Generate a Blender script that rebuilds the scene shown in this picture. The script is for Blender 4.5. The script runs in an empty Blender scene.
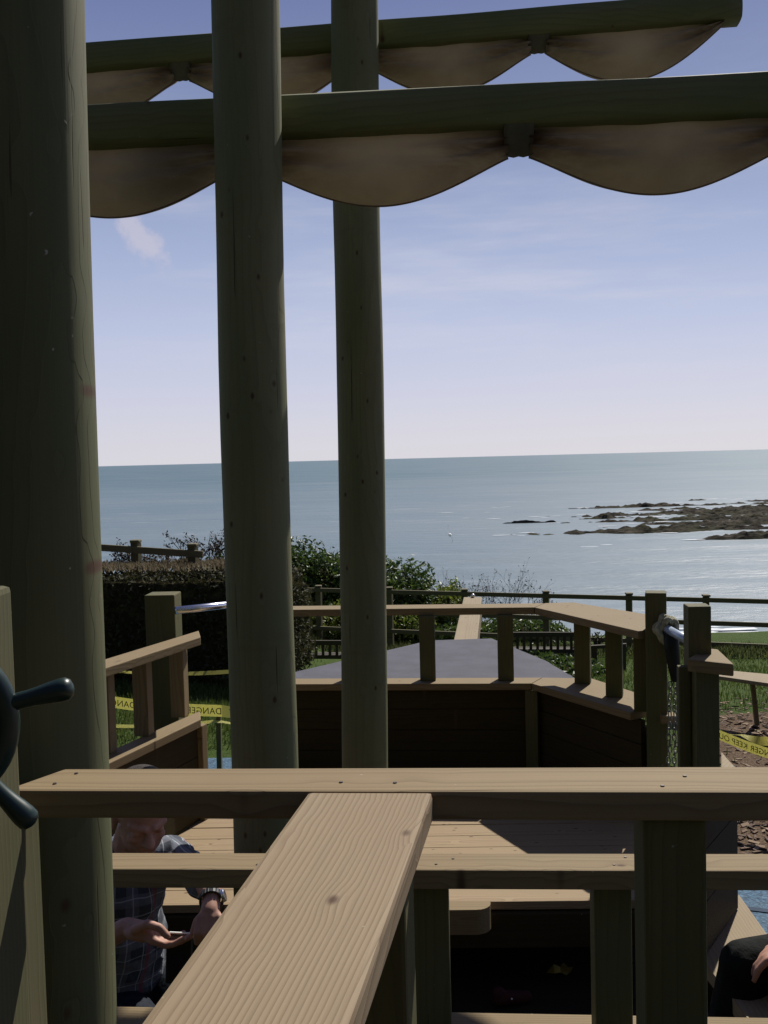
import bpy, bmesh, math, random
from mathutils import Vector, Matrix, noise
random.seed(7)
R = math.radians
C = bpy.context.scene.collection
scene = bpy.context.scene

# ------------------------------------------------------------ camera (eye is the origin of the world)
F = 1000.0
ROLL, PITCH = R(1.457), R(3.045)
_f = Vector((0, math.cos(PITCH), -math.sin(PITCH)))
_u0 = Vector((0, math.sin(PITCH), math.cos(PITCH)))
_r0 = Vector((1, 0, 0))
_r = _r0*math.cos(ROLL) - _u0*math.sin(ROLL)
_u = _u0*math.cos(ROLL) + _r0*math.sin(ROLL)
cam_d = bpy.data.cameras.new('camera')
cam = bpy.data.objects.new('camera', cam_d); C.objects.link(cam)
cam_d.sensor_fit = 'VERTICAL'; cam_d.sensor_height = 24.0; cam_d.lens = 24.0*F/1024
cam_d.clip_start = 0.02; cam_d.clip_end = 60000
cam.matrix_world = Matrix(((_r.x, _u.x, -_f.x, 0), (_r.y, _u.y, -_f.y, 0), (_r.z, _u.z, -_f.z, 0), (0, 0, 0, 1)))
scene.camera = cam

def ray(x, y): return _f + _r*((x-384)/F) - _u*((y-512)/F)
def PY(x, y, Y): d = ray(x, y); return d*(Y/d.y)
def PZ(x, y, z): d = ray(x, y); return d*(z/d.z)

# ------------------------------------------------------------ materials
def newmat(name):
    m = bpy.data.materials.new(name); m.use_nodes = True
    nt = m.node_tree; nt.nodes.clear()
    out = nt.nodes.new('ShaderNodeOutputMaterial')
    b = nt.nodes.new('ShaderNodeBsdfPrincipled')
    nt.links.new(b.outputs[0], out.inputs[0])
    return m, nt, b, out
class N:
    def __init__(s, nt): s.nt = nt
    def n(s, t, **kw):
        o = s.nt.nodes.new(t)
        for k, v in kw.items(): setattr(o, k, v)
        return o
    def l(s, a, b): s.nt.links.new(a, b)
    def math(s, op, a, b=None, c=None):
        o = s.n('ShaderNodeMath', operation=op)
        for i, v in enumerate((a, b, c)):
            if v is None: continue
            if isinstance(v, (int, float)): o.inputs[i].default_value = v
            else: s.l(v, o.inputs[i])
        return o.outputs[0]
    def mapping(s, vec, scale=(1,1,1), loc=(0,0,0)):
        o = s.n('ShaderNodeMapping'); s.l(vec, o.inputs[0])
        o.inputs['Scale'].default_value = scale; o.inputs['Location'].default_value = loc
        return o.outputs[0]
    def noise(s, vec, scale, detail=4, rough=.55, dist=0):
        o = s.n('ShaderNodeTexNoise'); s.l(vec, o.inputs['Vector'])
        o.inputs['Scale'].default_value = scale; o.inputs['Detail'].default_value = detail
        o.inputs['Roughness'].default_value = rough; o.inputs['Distortion'].default_value = dist
        return o.outputs[0]
    def ramp(s, fac, stops, interp='LINEAR'):
        o = s.n('ShaderNodeValToRGB'); s.l(fac, o.inputs[0]); cr = o.color_ramp; cr.interpolation = interp
        while len(cr.elements) < len(stops): cr.elements.new(.5)
        for e, (p, c) in zip(cr.elements, stops):
            e.position = p; e.color = (*c, 1) if len(c) == 3 else c
        return o.outputs[0]
    def smooth(s, v, a, b, lo=0, hi=1):
        o = s.n('ShaderNodeMapRange', interpolation_type='SMOOTHSTEP'); s.l(v, o.inputs[0])
        for i, k in zip((1, 2, 3, 4), (a, b, lo, hi)): o.inputs[i].default_value = k
        return o.outputs[0]
    def mix(s, fac, a, b, bt='MIX'):
        o = s.n('ShaderNodeMix', data_type='RGBA', blend_type=bt)
        if isinstance(fac, (int, float)): o.inputs[0].default_value = fac
        else: s.l(fac, o.inputs[0])
        for i, v in ((6, a), (7, b)):
            if isinstance(v, tuple): o.inputs[i].default_value = (*v, 1) if len(v) == 3 else v
            else: s.l(v, o.inputs[i])
        return o.outputs[2]
    def bump(s, h, strength, dist, b):
        o = s.n('ShaderNodeBump'); o.inputs['Strength'].default_value = strength; o.inputs['Distance'].default_value = dist
        s.l(h, o.inputs['Height']); s.l(o.outputs[0], b.inputs['Normal'])

def wood(name, light, dark, rough=.75, ring=115, green=None, knots=True, spec=.25, contrast=1.0, seed=0.0):
    """softwood sawn along local X: growth rings round a pith line below the board, knots, checks"""
    m, nt, b, out = newmat(name); g = N(nt)
    tc = g.n('ShaderNodeTexCoord').outputs['Object']
    oi = g.n('ShaderNodeObjectInfo').outputs['Random']
    comb = g.n('ShaderNodeCombineXYZ')
    g.l(g.math('MULTIPLY', oi, 37.0), comb.inputs[0]); g.l(g.math('MULTIPLY_ADD', oi, .05, -.025 + seed), comb.inputs[1])
    add = g.n('ShaderNodeVectorMath', operation='ADD'); g.l(tc, add.inputs[0]); g.l(comb.outputs[0], add.inputs[1])
    v = add.outputs[0]
    # knots
    kv = g.mapping(v, (10.0, 19.0, 1.0))
    vo = g.n('ShaderNodeTexVoronoi', feature='F1'); g.l(kv, vo.inputs['Vector']); vo.inputs['Scale'].default_value = 1.0
    kd = vo.outputs['Distance']
    sepc = g.n('ShaderNodeSeparateColor'); g.l(vo.outputs['Color'], sepc.inputs[0])
    on = g.math('GREATER_THAN', sepc.outputs[0], .22) if knots else g.math('GREATER_THAN', sepc.outputs[0], .9)
    knot = g.math('MULTIPLY', on, g.smooth(kd, .15, .04))
    swirl = g.math('MULTIPLY', on, g.smooth(kd, .55, .0))
    # rings
    wob = g.noise(g.mapping(v, (.7, 1.6, 1.6)), 1.3, 2, .4)
    wob2 = g.noise(g.mapping(v, (.6, 22, 22)), 1.0, 2, .5)
    sep = g.n('ShaderNodeSeparateXYZ'); g.l(v, sep.inputs[0])
    yy = g.math('ADD', sep.outputs[1], g.math('MULTIPLY', g.math('SUBTRACT', wob, .5), .085))
    yy = g.math('SUBTRACT', yy, .035)
    zz = g.math('ADD', sep.outputs[2], .035)
    rad = g.math('SQRT', g.math('ADD', g.math('MULTIPLY', yy, yy), g.math('MULTIPLY', zz, zz)))
    rad = g.math('ADD', rad, g.math('MULTIPLY', wob2, .004))
    rad = g.math('ADD', rad, g.math('MULTIPLY', swirl, .005))
    ph = g.math('MULTIPLY', rad, ring)
    fr = g.math('FRACT', ph)
    late = g.math('POWER', fr, 3.0)
    late = g.math('MULTIPLY', late, g.smooth(fr, 1.0, .93))
    fine = g.noise(g.mapping(v, (3, 190, 190)), 1.0, 3, .6)
    big = g.noise(v, 2.3, 4, .6)
    col = g.mix(g.math('MULTIPLY', late, .62*contrast), light, dark)
    col = g.mix(g.smooth(fine, .45, .75, 0, .35), col, tuple(c*.62 for c in light))
    col = g.mix(g.smooth(big, .35, .75, 0, .45), col, tuple(c*k for c, k in zip(light, (.80, .74, .70))))
    if green:
        gn = g.noise(g.mapping(v, (1.4, 6, 6)), 1.5, 5, .6)
        col = g.mix(g.smooth(gn, .35, .7, 0.15, .8), col, green)
    if name == 'mast_timber':
        st = g.noise(g.mapping(v, (14, 2.5, 2.5)), 1.0, 4, .6)
        col = g.mix(g.smooth(st, .55, .8, 0, .4), col, (.12, .10, .06))
    col = g.mix(knot, col, (.075, .04, .022))
    chk = g.noise(g.mapping(v, (2.0, 75, 75), (3, 1, 7)), 1.0, 2, .4)
    crack = g.smooth(chk, .735, .76)
    col = g.mix(g.math('MULTIPLY', crack, .75), col, (.05, .035, .02))
    spots = g.noise(v, 55, 2, .5)
    col = g.mix(g.smooth(spots, .76, .80, 0, .35), col, (.65, .62, .56))
    g.l(col, b.inputs['Base Color'])
    b.inputs['Roughness'].default_value = rough
    b.inputs['Specular IOR Level'].default_value = spec
    h = g.math('ADD', g.math('MULTIPLY', late, .5), g.math('MULTIPLY', fine, .35))
    h = g.math('SUBTRACT', h, g.math('MULTIPLY', crack, 1.5))
    g.bump(h, .5, .0015, b)
    return m

def simple(name, col, rough=.7, spec=.3, metal=0, var=.25, scale=8, bump=0, bs=60):
    m, nt, b, out = newmat(name); g = N(nt)
    tc = g.n('ShaderNodeTexCoord').outputs['Object']
    nz = g.noise(tc, scale, 5, .6)
    c = g.mix(g.smooth(nz, .3, .7), tuple(x*(1-var) for x in col), tuple(min(1, x*(1+var)) for x in col))
    g.l(c, b.inputs['Base Color']); b.inputs['Roughness'].default_value = rough
    b.inputs['Specular IOR Level'].default_value = spec; b.inputs['Metallic'].default_value = metal
    if bump: g.bump(g.noise(tc, bs, 4, .6), bump, .01, b)
    return m

W_TOP = wood('weathered_rail_timber', (.238, .178, .096), (.110, .070, .036))
W_NEAR = wood('near_handrail_timber', (.268, .204, .128), (.140, .092, .052), ring=205, contrast=1.35, seed=.055)
W_RAIL = wood('rail_timber', (.230, .172, .090), (.105, .068, .034), ring=120)
W_POST = wood('post_timber', (.128, .112, .050), (.07, .056, .024), green=(.078, .086, .034), ring=110)
W_MAST = wood('mast_timber', (.195, .188, .100), (.125, .118, .060), green=(.128, .145, .070), ring=150)
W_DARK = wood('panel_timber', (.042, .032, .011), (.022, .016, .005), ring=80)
W_DECK = wood('deck_timber', (.31, .23, .135), (.155, .096, .05), ring=100)
W_MAST_SHADED = wood('shaded_mast_timber', (.115, .112, .056), (.075, .07, .034), green=(.075, .088, .040), ring=150)  # darker copy of mast_timber: the near mast's shade is put into its colour
W_YARD = wood('yard_timber', (.185, .185, .088), (.11, .105, .05), green=(.110, .135, .056), ring=120)
W_WELL = wood('shade_darkened_timber', (.022, .018, .009), (.012, .009, .005))  # shade of the well put into the colour; also keeps floor bounce low
W_SIDE = wood('side_board_timber', (0.102, 0.088, 0.044), (0.058, 0.048, 0.024), green=(0.075, 0.075, 0.034), ring=90)
W_FENCE = wood('fence_timber', (.15, .135, .075), (.085, .07, .04), ring=60)
W_PALE = wood('bowsprit_timber', (.28, .225, .14), (.165, .115, .07), ring=100)

# ------------------------------------------------------------ object helpers
def link(name, me, m=None, parent=None):
    o = bpy.data.objects.new(name, me); C.objects.link(o)
    if m is not None:
        for mm in (m if isinstance(m, (list, tuple)) else [m]): me.materials.append(mm)
    if parent is not None: o.parent = parent
    return o
def tag(o, label=None, cat=None, group=None, kind=None):
    for k, v in (('label', label), ('category', cat), ('group', group), ('kind', kind)):
        if v: o[k] = v
    return o
def thing(name, label, cat, loc=(0,0,0), group=None):
    o = bpy.data.objects.new(name, None); C.objects.link(o); o.location = loc; o.empty_display_size = .1
    return tag(o, label, cat, group)
def place(o, M):
    """world matrix M for an object whose thing sits somewhere"""
    p = o.parent
    if p is not None:
        loc = Vector(p.location)
        q = p
        while q.parent is not None:
            q = q.parent
        # parents hold pure matrices that we set ourselves
        o.matrix_parent_inverse = WORLD[p.name].inverted()
    o.matrix_basis = M
    WORLD[o.name] = M.copy() if p is None else M.copy()
    return o
WORLD = {}
def reg(o): WORLD[o.name] = Matrix.Translation(o.location) if o.type == 'EMPTY' else Matrix.Identity(4); return o

def finish(bm, name, m, parent, M, bevel=0, seg=2, smooth=False):
    if bevel:
        bmesh.ops.bevel(bm, geom=[e for e in bm.edges], offset=bevel, segments=seg, affect='EDGES', profile=.6)
    bmesh.ops.recalc_face_normals(bm, faces=bm.faces)
    me = bpy.data.meshes.new(name); bm.to_mesh(me); bm.free()
    if smooth:
        for p in me.polygons: p.use_smooth = True
    o = link(name, me, m, parent)
    if parent is not None: o.matrix_parent_inverse = WORLD[parent.name].inverted()
    o.matrix_basis = M
    WORLD[o.name] = M.copy()
    return o

def frame(p, xdir, zdir=(0, 0, 1)):
    x = Vector(xdir).normalized(); z = Vector(zdir); z = (z - x*z.dot(x)).normalized(); y = z.cross(x)
    return Matrix(((x.x, y.x, z.x, p[0]), (x.y, y.y, z.y, p[1]), (x.z, y.z, z.z, p[2]), (0, 0, 0, 1)))

def plan(name, pts, z1, t, m, parent, grain=None, bevel=.004):
    """board cut to a plan polygon: top at z1, thickness t; grain along grain or first edge"""
    p0 = Vector((pts[0][0], pts[0][1], z1))
    gd = grain if grain else (pts[1][0]-pts[0][0], pts[1][1]-pts[0][1], 0)
    M = frame(p0, (gd[0], gd[1], 0)); Mi = M.inverted()
    bm = bmesh.new()
    top = [bm.verts.new(Mi @ Vector((x, y, z1))) for x, y in pts]
    bot = [bm.verts.new(Mi @ Vector((x, y, z1-t))) for x, y in pts]
    bm.faces.new(top); bm.faces.new(bot[::-1])
    for i in range(len(pts)):
        j = (i+1) % len(pts); bm.faces.new((top[i], bot[i], bot[j], top[j]))
    return finish(bm, name, m, parent, M, bevel)

def beam(name, p0, p1, w, h, m, parent, up=(0,0,1), bevel=.004):
    """rectangular bar from p0 to p1 (centre line), w across, h along up; grain along length"""
    p0, p1 = Vector(p0), Vector(p1); L = (p1-p0).length
    M = frame(p0, p1-p0, up)
    bm = bmesh.new(); bmesh.ops.create_cube(bm, size=1)
    for v in bm.verts: v.co = Vector(((v.co.x+.5)*L, v.co.y*w, v.co.z*h))
    return finish(bm, name, m, parent, M, bevel)

def post(name, x, y, z0, z1, w, m, parent, yaw=0, d=None, bevel=.005, dome=0):
    d = d or w
    M = Matrix.Translation((x, y, z0)) @ Matrix.Rotation(yaw, 4, 'Z') @ Matrix.Rotation(-math.pi/2, 4, 'Y')
    bm = bmesh.new(); bmesh.ops.create_cube(bm, size=1)
    L = z1-z0
    for v in bm.verts: v.co = Vector(((v.co.x+.5)*L, v.co.y*d, v.co.z*w))
    # after the rotation: local x is up, local z is world -x, local y is world y
    return finish(bm, name, m, parent, M, bevel)

def log(name, p0, p1, r0, r1, m, parent, n=40, segs=24, wob=.002, cap=True, seed=0, sq=0, bend=.004):
    p0, p1 = Vector(p0), Vector(p1); L = (p1-p0).length
    M = frame(p0, p1-p0, (0, 0, 1) if abs((p1-p0).normalized().z) < .9 else (0, -1, 0))
    bm = bmesh.new(); rings = []
    for i in range(segs+1):
        t = i/segs; r = r0+(r1-r0)*t; ring = []
        for k in range(n):
            a = 2*math.pi*k/n
            rr = r + wob*noise.noise(Vector((t*L*1.5+seed, math.cos(a)*1.3, math.sin(a)*1.3)))*2
            if sq: rr *= 1+sq*(1/max(abs(math.cos(a)), abs(math.sin(a)))-1)
            ring.append(bm.verts.new((t*L, rr*math.cos(a)+bend*math.sin(t*L*2.1+seed), rr*math.sin(a)+bend*.5*math.sin(t*L*3.3+seed))))
        rings.append(ring)
    for i in range(segs):
        for k in range(n):
            j = (k+1) % n; bm.faces.new((rings[i][k], rings[i+1][k], rings[i+1][j], rings[i][j]))
    ends = [bm.faces.new(rings[0][::-1]), bm.faces.new(rings[-1])]
    o = finish(bm, name, m, parent, M, 0, smooth=True)
    for p in o.data.polygons:
        if len(p.vertices) > 4: p.use_smooth = False
    return o

def tube(pts, r, n=8, closed=False, bm=None):
    """tube along pts; r number or list"""
    own = bm is None
    if own: bm = bmesh.new()
    rings = []; pts = [Vector(p) for p in pts]; prev = None
    for i, p in enumerate(pts):
        if closed: t = pts[(i+1) % len(pts)] - pts[i-1]
        else: t = pts[min(i+1, len(pts)-1)] - pts[max(i-1, 0)]
        t.normalize()
        if prev is None:
            a = Vector((0, 0, 1)) if abs(t.z) < .9 else Vector((1, 0, 0))
        else: a = prev
        a = (a - t*a.dot(t)).normalized(); prev = a; bb = t.cross(a)
        rr = r[i] if isinstance(r, (list, tuple)) else r
        rings.append([bm.verts.new(p + (a*math.cos(2*math.pi*k/n) + bb*math.sin(2*math.pi*k/n))*rr) for k in range(n)])
    m = len(rings)
    for i in range(m if closed else m-1):
        A, B = rings[i], rings[(i+1) % m]
        for k in range(n):
            j = (k+1) % n; bm.faces.new((A[k], B[k], B[j], A[j]))
    if not closed: bm.faces.new(rings[0][::-1]); bm.faces.new(rings[-1])
    return bm
I4 = Matrix.Identity(4)

# ================================================================= THE SHIP
ship = reg(thing('play_ship', 'big timber playground pirate ship with round masts, furled sails and railed decks', 'play ship', (0, 3.0, -3.0)))
HELM, DECK, PIT, GND = -1.5, -1.78, -2.15, -3.0

# ---- masts
def mast(xt, yt, xb, yb, Y, r, z0, ztop, seed, lab, m=None):
    a = PY(xt, yt, Y); b = PY(xb, yb, Y); d = (a-b)/(a.z-b.z)
    p0 = b + d*(z0-b.z); p1 = b + d*(ztop-b.z)
    o = log('mast', p0, p1, r, r*.985, m or W_MAST, ship, seed=seed, wob=.0026); o['label'] = lab; return o
mL = .1
mast(10.5, 0, 37.5, 820, 1.45, .1035, PIT, 2.6, 3, 'nearest and darkest mast at the left edge of the photo', W_MAST_SHADED)
mast(244.5, 0, 263.5, 765, 3.0, .101, PIT, 3.2, 9, 'middle mast with the nearer yard behind it')
mast(354.5, 0, 365.5, 765, 4.35, .101, DECK, 3.9, 14, 'farthest mast, standing on the foredeck')

# ---- yards and furled sails
SAIL = None
def sail_mat():
    m, nt, b, out = newmat('brown_canvas'); g = N(nt)
    tc = g.n('ShaderNodeTexCoord').outputs['Object']
    n1 = g.noise(tc, 3.5, 5, .6); n2 = g.noise(g.mapping(tc, (3, 3, 14)), 1.5, 4, .6)
    c = g.mix(g.smooth(n1, .3, .7), (.36, .315, .235), (.47, .41, .31))
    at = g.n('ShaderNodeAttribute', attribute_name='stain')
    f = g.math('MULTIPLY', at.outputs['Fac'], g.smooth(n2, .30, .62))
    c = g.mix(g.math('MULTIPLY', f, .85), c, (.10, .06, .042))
    g.l(c, b.inputs['Base Color']); b.inputs['Roughness'].default_value = .9; b.inputs['Specular IOR Level'].default_value = .1
    wv = g.n('ShaderNodeTexWave'); g.l(tc, wv.inputs[0]); wv.inputs['Scale'].default_value = 260
    g.bump(g.noise(tc, 220, 2, .5), .15, .002, b)
    tr = g.n('ShaderNodeBsdfTranslucent'); g.l(c, tr.inputs[0])
    mx = g.n('ShaderNodeMixShader'); mx.inputs[0].default_value = .5
    g.l(b.outputs[0], mx.inputs[1]); g.l(tr.outputs[0], mx.inputs[2]); g.l(mx.outputs[0], out.inputs[0])
    return m
SAIL = sail_mat()
HEM = simple('dark_sail_hem', (.20, .15, .13), .85)
STRAP = simple('sail_strap', (.10, .09, .06), .8)
def yard(pa, pb, r, gathers, gdrop, depth, lab, endtaper=False, band=.045):
    pa, pb = Vector(pa), Vector(pb)
    y = log('yard', pa, pb, r, r, W_YARD, ship, n=48, segs=50, wob=.0022, seed=r*50, sq=.30, bend=.003)
    y['label'] = lab
    d = (pb-pa).normalized(); M = WORLD[y.name]
    fr = frame(pa, d)
    side = Vector((d.y, -d.x, 0)).normalized()
    for gi in range(len(gathers)-1):
        s0, s1 = gathers[gi]+band*.7, gathers[gi+1]-(band*.7 if not (endtaper and gi == len(gathers)-2) else 0)
        bm = bmesh.new(); rings = []; NU, NV = 64, 36
        lay = bm.verts.layers.float.new('stain')
        L = s1-s0; low = []
        last = endtaper and gi == len(gathers)-2
        for i in range(NU+1):
            u = i/NU; S = math.sin(math.pi*u)
            g0 = gdrop; g1 = 0.012 if last else gdrop
            gd = g0+(g1-g0)*u
            h = gd*.92 + (depth-gd)*S**1.1 if not last else gd*.92 + (depth-gd)*(math.sin(math.pi*min(1, u**.92)))**1.0
            b = .028 + .050*S**.7
            ring = []
            for k in range(NV):
                a = 2*math.pi*k/NV
                cz = math.cos(a)
                yy = b*math.sin(a)*(1-.35*cz)
                v = (1-cz)/2
                pin = (1-S)
                fold = .017*pin**.5*math.sin(v*19 + (u*5 if u < .5 else (1-u)*5)) + .004*math.sin(v*9+u*23)*S
                fold += .010*noise.noise(Vector((u*5+gi*3, v*6, a)))
                yy += fold*(1 if math.sin(a) > 0 else -1)*abs(math.sin(a))**.4
                zz = -r*.80 - h*v
                p = pa + d*(s0+u*L) + side*yy + Vector((0, 0, zz))
                vv = bm.verts.new(fr.inverted() @ p)
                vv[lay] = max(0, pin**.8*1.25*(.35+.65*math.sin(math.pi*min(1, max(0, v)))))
                ring.append(vv)
            low.append(pa + d*(s0+u*L) + Vector((0, 0, -r*.80-h-.001)))
            rings.append(ring)
        for i in range(NU):
            for k in range(NV):
                j = (k+1) % NV; bm.faces.new((rings[i][k], rings[i+1][k], rings[i+1][j], rings[i][j]))
        bm.faces.new(rings[0][::-1]); bm.faces.new(rings[-1])
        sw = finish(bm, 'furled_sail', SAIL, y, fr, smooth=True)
        hb = tube(low, .0035, 6); finish(hb, 'sail_hem', HEM, y, I4, smooth=True)
    # straps that tie the canvas up to the yard
    for gi, s in enumerate(gathers):
        if endtaper and gi == len(gathers)-1: continue
        bm = bmesh.new(); NA = 28; prof = []
        for k in range(NA):
            a = 2*math.pi*k/NA
            yy = (r-.006)*math.sin(a); zz = (r-.006)*math.cos(a)
            if zz < 0:
                zz = zz*(1+gdrop*.9/r); yy *= (1-.30*(-math.cos(a)))
            prof.append((yy, zz))
        rr = []
        for q in range(7):
            t = q/6; off = (t-.5)*2*band
            sc = 1+.012*math.cos(q*math.pi)
            rr.append([bm.verts.new(fr.inverted() @ (pa + d*(s+off) + side*(y_*sc) + Vector((0, 0, z_*sc)))) for y_, z_ in prof])
        for q in range(6):
            for k in range(NA):
                j = (k+1) % NA; bm.faces.new((rr[q][k], rr[q+1][k], rr[q+1][j], rr[q][j]))
        bm.faces.new(rr[0][::-1]); bm.faces.new(rr[-1])
        finish(bm, 'tie_strap', STRAP, y, fr, smooth=True)
    return y
Y1 = lambda X: 3.185-.068*(X+.36)
xa, xb = -1.45, 2.2
g518 = PY(518, 135, Y1(.42)).x
per = .845
gx = [g518-2*per, g518-per, g518, g518+per, g518+1.65*per]
L1 = math.hypot(1, .068)
yard((xa, Y1(xa), 1.060), (xb, Y1(xb), 1.060), .0715, [(x-xa)*L1 for x in gx], .095, .224, 'nearer yard with four scalloped canvas swags below')
Y2 = lambda X: 4.53-.068*(X+.08)
xa2, xb2 = -2.1, PY(738, 10, Y2(1.58)).x
g538 = PY(538, 40, Y2(.69)).x; g720 = PY(722, 28, Y2(1.5)).x; g182 = PY(182, 65, Y2(-.9)).x
gx = [g182-.8, g182, (g182+g538)/2, g538, g720]
yard((xa2, Y2(xa2), 1.807), (xb2, Y2(xb2), 1.896), .0670, [(x-xa2)*L1 for x in gx], .075, .218, 'upper farther yard ending in open sky at the right', endtaper=True, band=.045)

# ---- helm deck with its handrails
def rail_part(o, lab): o['label'] = lab; return o
hr = plan('handrail', [(-.484, 1.226), (.80, 1.119), (.80, 1.222), (-.433, 1.3105)], -.400, .036, W_TOP, ship, bevel=.005)
hr['label'] = 'handrail plank crossing the whole width of the photo'
pe = PY(650, 900, 1.16); pf = PY(712, 900, 1.16)
post('rail_post', (pe.x+pf.x)/2, 1.208, HELM-.3, -.438, .074, W_POST, hr, yaw=R(-4))
xq = PY(43, 900, 1.302).x
beam('rail_post', (xq-.04, 1.254, -1.74), (xq-.04, 1.254, -.438), .095, .08, W_SIDE, hr, up=(1, 0, 0))
# diagonal handrail that runs back past the eye
dr = plan('handrail', [(-.1005, 1.1930), (.050, 1.1805), (-.134, .10), (-.287, .10)], -.4005, .036, W_NEAR, ship, grain=(.165, .986), bevel=.006)
dr['label'] = 'diagonal handrail plank running towards the viewer'
for (xx, yy) in ((-.0175, 1.115), (-.072, .80)):
    post('baluster', xx, yy, HELM, -.439, .072, W_POST, dr, yaw=R(-9.7))
# helm side boards (their inner faces catch the sun)
xs_b = PY(16.5, 680, 1.19).x
sb = beam('side_board', (xs_b-.02, .905, -1.6), (xs_b-.02, .905, -.139), .57, .04, W_SIDE, ship, up=(1, 0, 0), bevel=.008)
sb['label'] = 'tall pale side board behind the wheel'
# helm floor boards
hf = None
for i in range(14):
    y0 = -.75+i*.14
    o = plan('helm_floor', [(-1.1, y0), (1.2, y0), (1.2, y0+.135), (-1.1, y0+.135)], HELM, .036, W_WELL, ship if hf is None else hf, bevel=.003)
    if hf is None: hf = o
    else: o.name = 'floor_board'

# ---- ship's wheel
TEAL = simple('dark_teal_plastic', (.005, .022, .018), .38, .5, var=.15)
def make_wheel():
    c = PY(-72, 724, .97); yaw = R(6)
    nrm = Vector((math.sin(yaw), -math.cos(yaw), 0)); ax = Vector((math.cos(yaw), math.sin(yaw), 0)); up = Vector((0, 0, 1))
    M = frame(c, ax, nrm)     # local z = axis of the wheel
    bm = tube([(.076*math.cos(a), .076*math.sin(a), 0) for a in [2*math.pi*k/48 for k in range(48)]], .012, 12, True)
    bmesh.ops.create_cone(bm, cap_ends=True, segments=28, radius1=.074, radius2=.074, depth=.012)
    w = finish(bm, 'ships_wheel', TEAL, ship, M, smooth=True)
    for p in w.data.polygons:
        if len(p.vertices) > 4: p.use_smooth = False
    bm = bmesh.new(); bmesh.ops.create_cone(bm, cap_ends=True, segments=24, radius1=.036, radius2=.026, depth=.05)
    finish(bm, 'hub', TEAL, w, M, bevel=.004)
    for k in range(6):
        a = R(12)-k*math.pi/3
        dvec = Vector((math.cos(a), math.sin(a), 0))
        prof = [(.02, .010), (.07, .009), (.085, .0085), (.098, .0085), (.110, .0095), (.121, .0110), (.130, .0118), (.137, .0115), (.1415, .0085), (.1435, .003)]
        bm = tube([dvec*s for s, _ in prof], [q for _, q in prof], 14)
        finish(bm, 'spoke_handle', TEAL, w, M, smooth=True)
    bm = tube([(0, 0, -.02), (0, 0, -.12)], .016, 12); finish(bm, 'axle', TEAL, w, M, smooth=True)
make_wheel()

# ---- rail across the well (second rail)
n0, n1 = PZ(115, 869, -.8), PZ(768, 871, -.8); f0, f1 = PZ(115, 852.5, -.8), PZ(768, 853.5, -.8)
def ext(a, b, X): t = (X-a.x)/(b.x-a.x); p = a+(b-a)*t; return (p.x, p.y)
sr = plan('handrail', [ext(n0, n1, -1.3), ext(n0, n1, 1.05), ext(f0, f1, 1.05), ext(f0, f1, -1.3)], -.800, .039, W_RAIL, ship, bevel=.004)
sr['label'] = 'second handrail across the sunken well'
l0, l1 = PZ(115, 1006, -1.17), PZ(720, 1016.5, -1.17)
lr = plan('lower_rail', [(x, y-.17) for x, y in (ext(l0, l1, -1.3), ext(l0, l1, 1.02))] + [ext(l0, l1, 1.02), ext(l0, l1, -1.3)], -1.17, .038, W_RAIL, sr, bevel=.004)
for xc in (-127, 73, 253, 432.5, 611, 790):
    p = PY(xc, 950, 1.95)
    yy = 1.985-.068*p.x
    post('baluster', p.x, yy-.005, -1.172, -.838, .073, W_POST, sr, yaw=R(-4), d=.07)
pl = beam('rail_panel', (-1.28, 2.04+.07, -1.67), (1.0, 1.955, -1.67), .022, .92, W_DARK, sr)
for s in (-1.22, .97):
    post('rail_post', s, 2.0-.068*s, PIT, -.84, .08, W_POST, sr, yaw=R(-4))

SCREW = simple('screw_head', (.10, .09, .08), .5, .5, .6)
def screws(par, pts, z, r=.0028):
    for x, y in pts:
        b_ = bmesh.new(); bmesh.ops.create_cone(b_, cap_ends=True, segments=10, radius1=r, radius2=r*.8, depth=.002)
        finish(b_, 'screw', SCREW, par, Matrix.Translation((x, y, z+.0005)))
screws(hr, [(.325, 1.178), (.362, 1.212), (-.425, 1.245), (-.41, 1.285), (.005, 1.215), (-.062, 1.222)], -.400)
screws(sr, [(.085, 1.93), (.12, 1.955), (.43, 1.905), (.46, 1.94), (-.27, 1.95), (-.24, 1.985)], -.800, .0032)
# ---- pit floor and foredeck
def deck_run(name, y0, y1, x0, x1, z, m, wid=.142):
    first = None; y = y0; i = 0
    while y < y1-.02:
        w = min(wid, y1-y)
        o = plan(name if first is None else 'deck_board', [(x0(y), y+.068*.6), (x1(y), y-.068*.6), (x1(y+w), y+w-.005-.068*.6), (x0(y+w), y+w-.005+.068*.6)], z-.0008*(i % 3), .035, m, ship if first is None else first, bevel=.003)
        if first is None: first = o
        y += w; i += 1
    return first
fd = deck_run('foredeck', 3.925, 5.66, lambda y: -1.25, lambda y: 1.27 if y < 4.9 else 1.27-(y-4.9)*.42, DECK, W_DECK)
fd['label'] = 'planked foredeck between the bow rails'
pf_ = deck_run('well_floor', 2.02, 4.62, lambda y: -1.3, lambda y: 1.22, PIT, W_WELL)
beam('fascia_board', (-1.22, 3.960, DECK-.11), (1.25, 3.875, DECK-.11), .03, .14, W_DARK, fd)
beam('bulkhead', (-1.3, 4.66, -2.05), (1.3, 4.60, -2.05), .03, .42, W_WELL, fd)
# rounded step board at the edge of the foredeck
bm = bmesh.new()
def step_board():
    a = PY(395, 912, 3.8); b = PY(492, 912, 3.8)
    pts = [(a.x, 3.80), (b.x-.06, 3.79)]
    for k in range(7):
        t = k/6*math.pi/2; pts.append((b.x-.06+.06*math.sin(t), 3.85-.06*math.cos(t)))
    pts += [(b.x, 3.865), (a.x, 3.885)]
    o = plan('step_board', pts, -1.755, .10, W_RAIL, fd, bevel=.003)
step_board(); bm.free()

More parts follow.
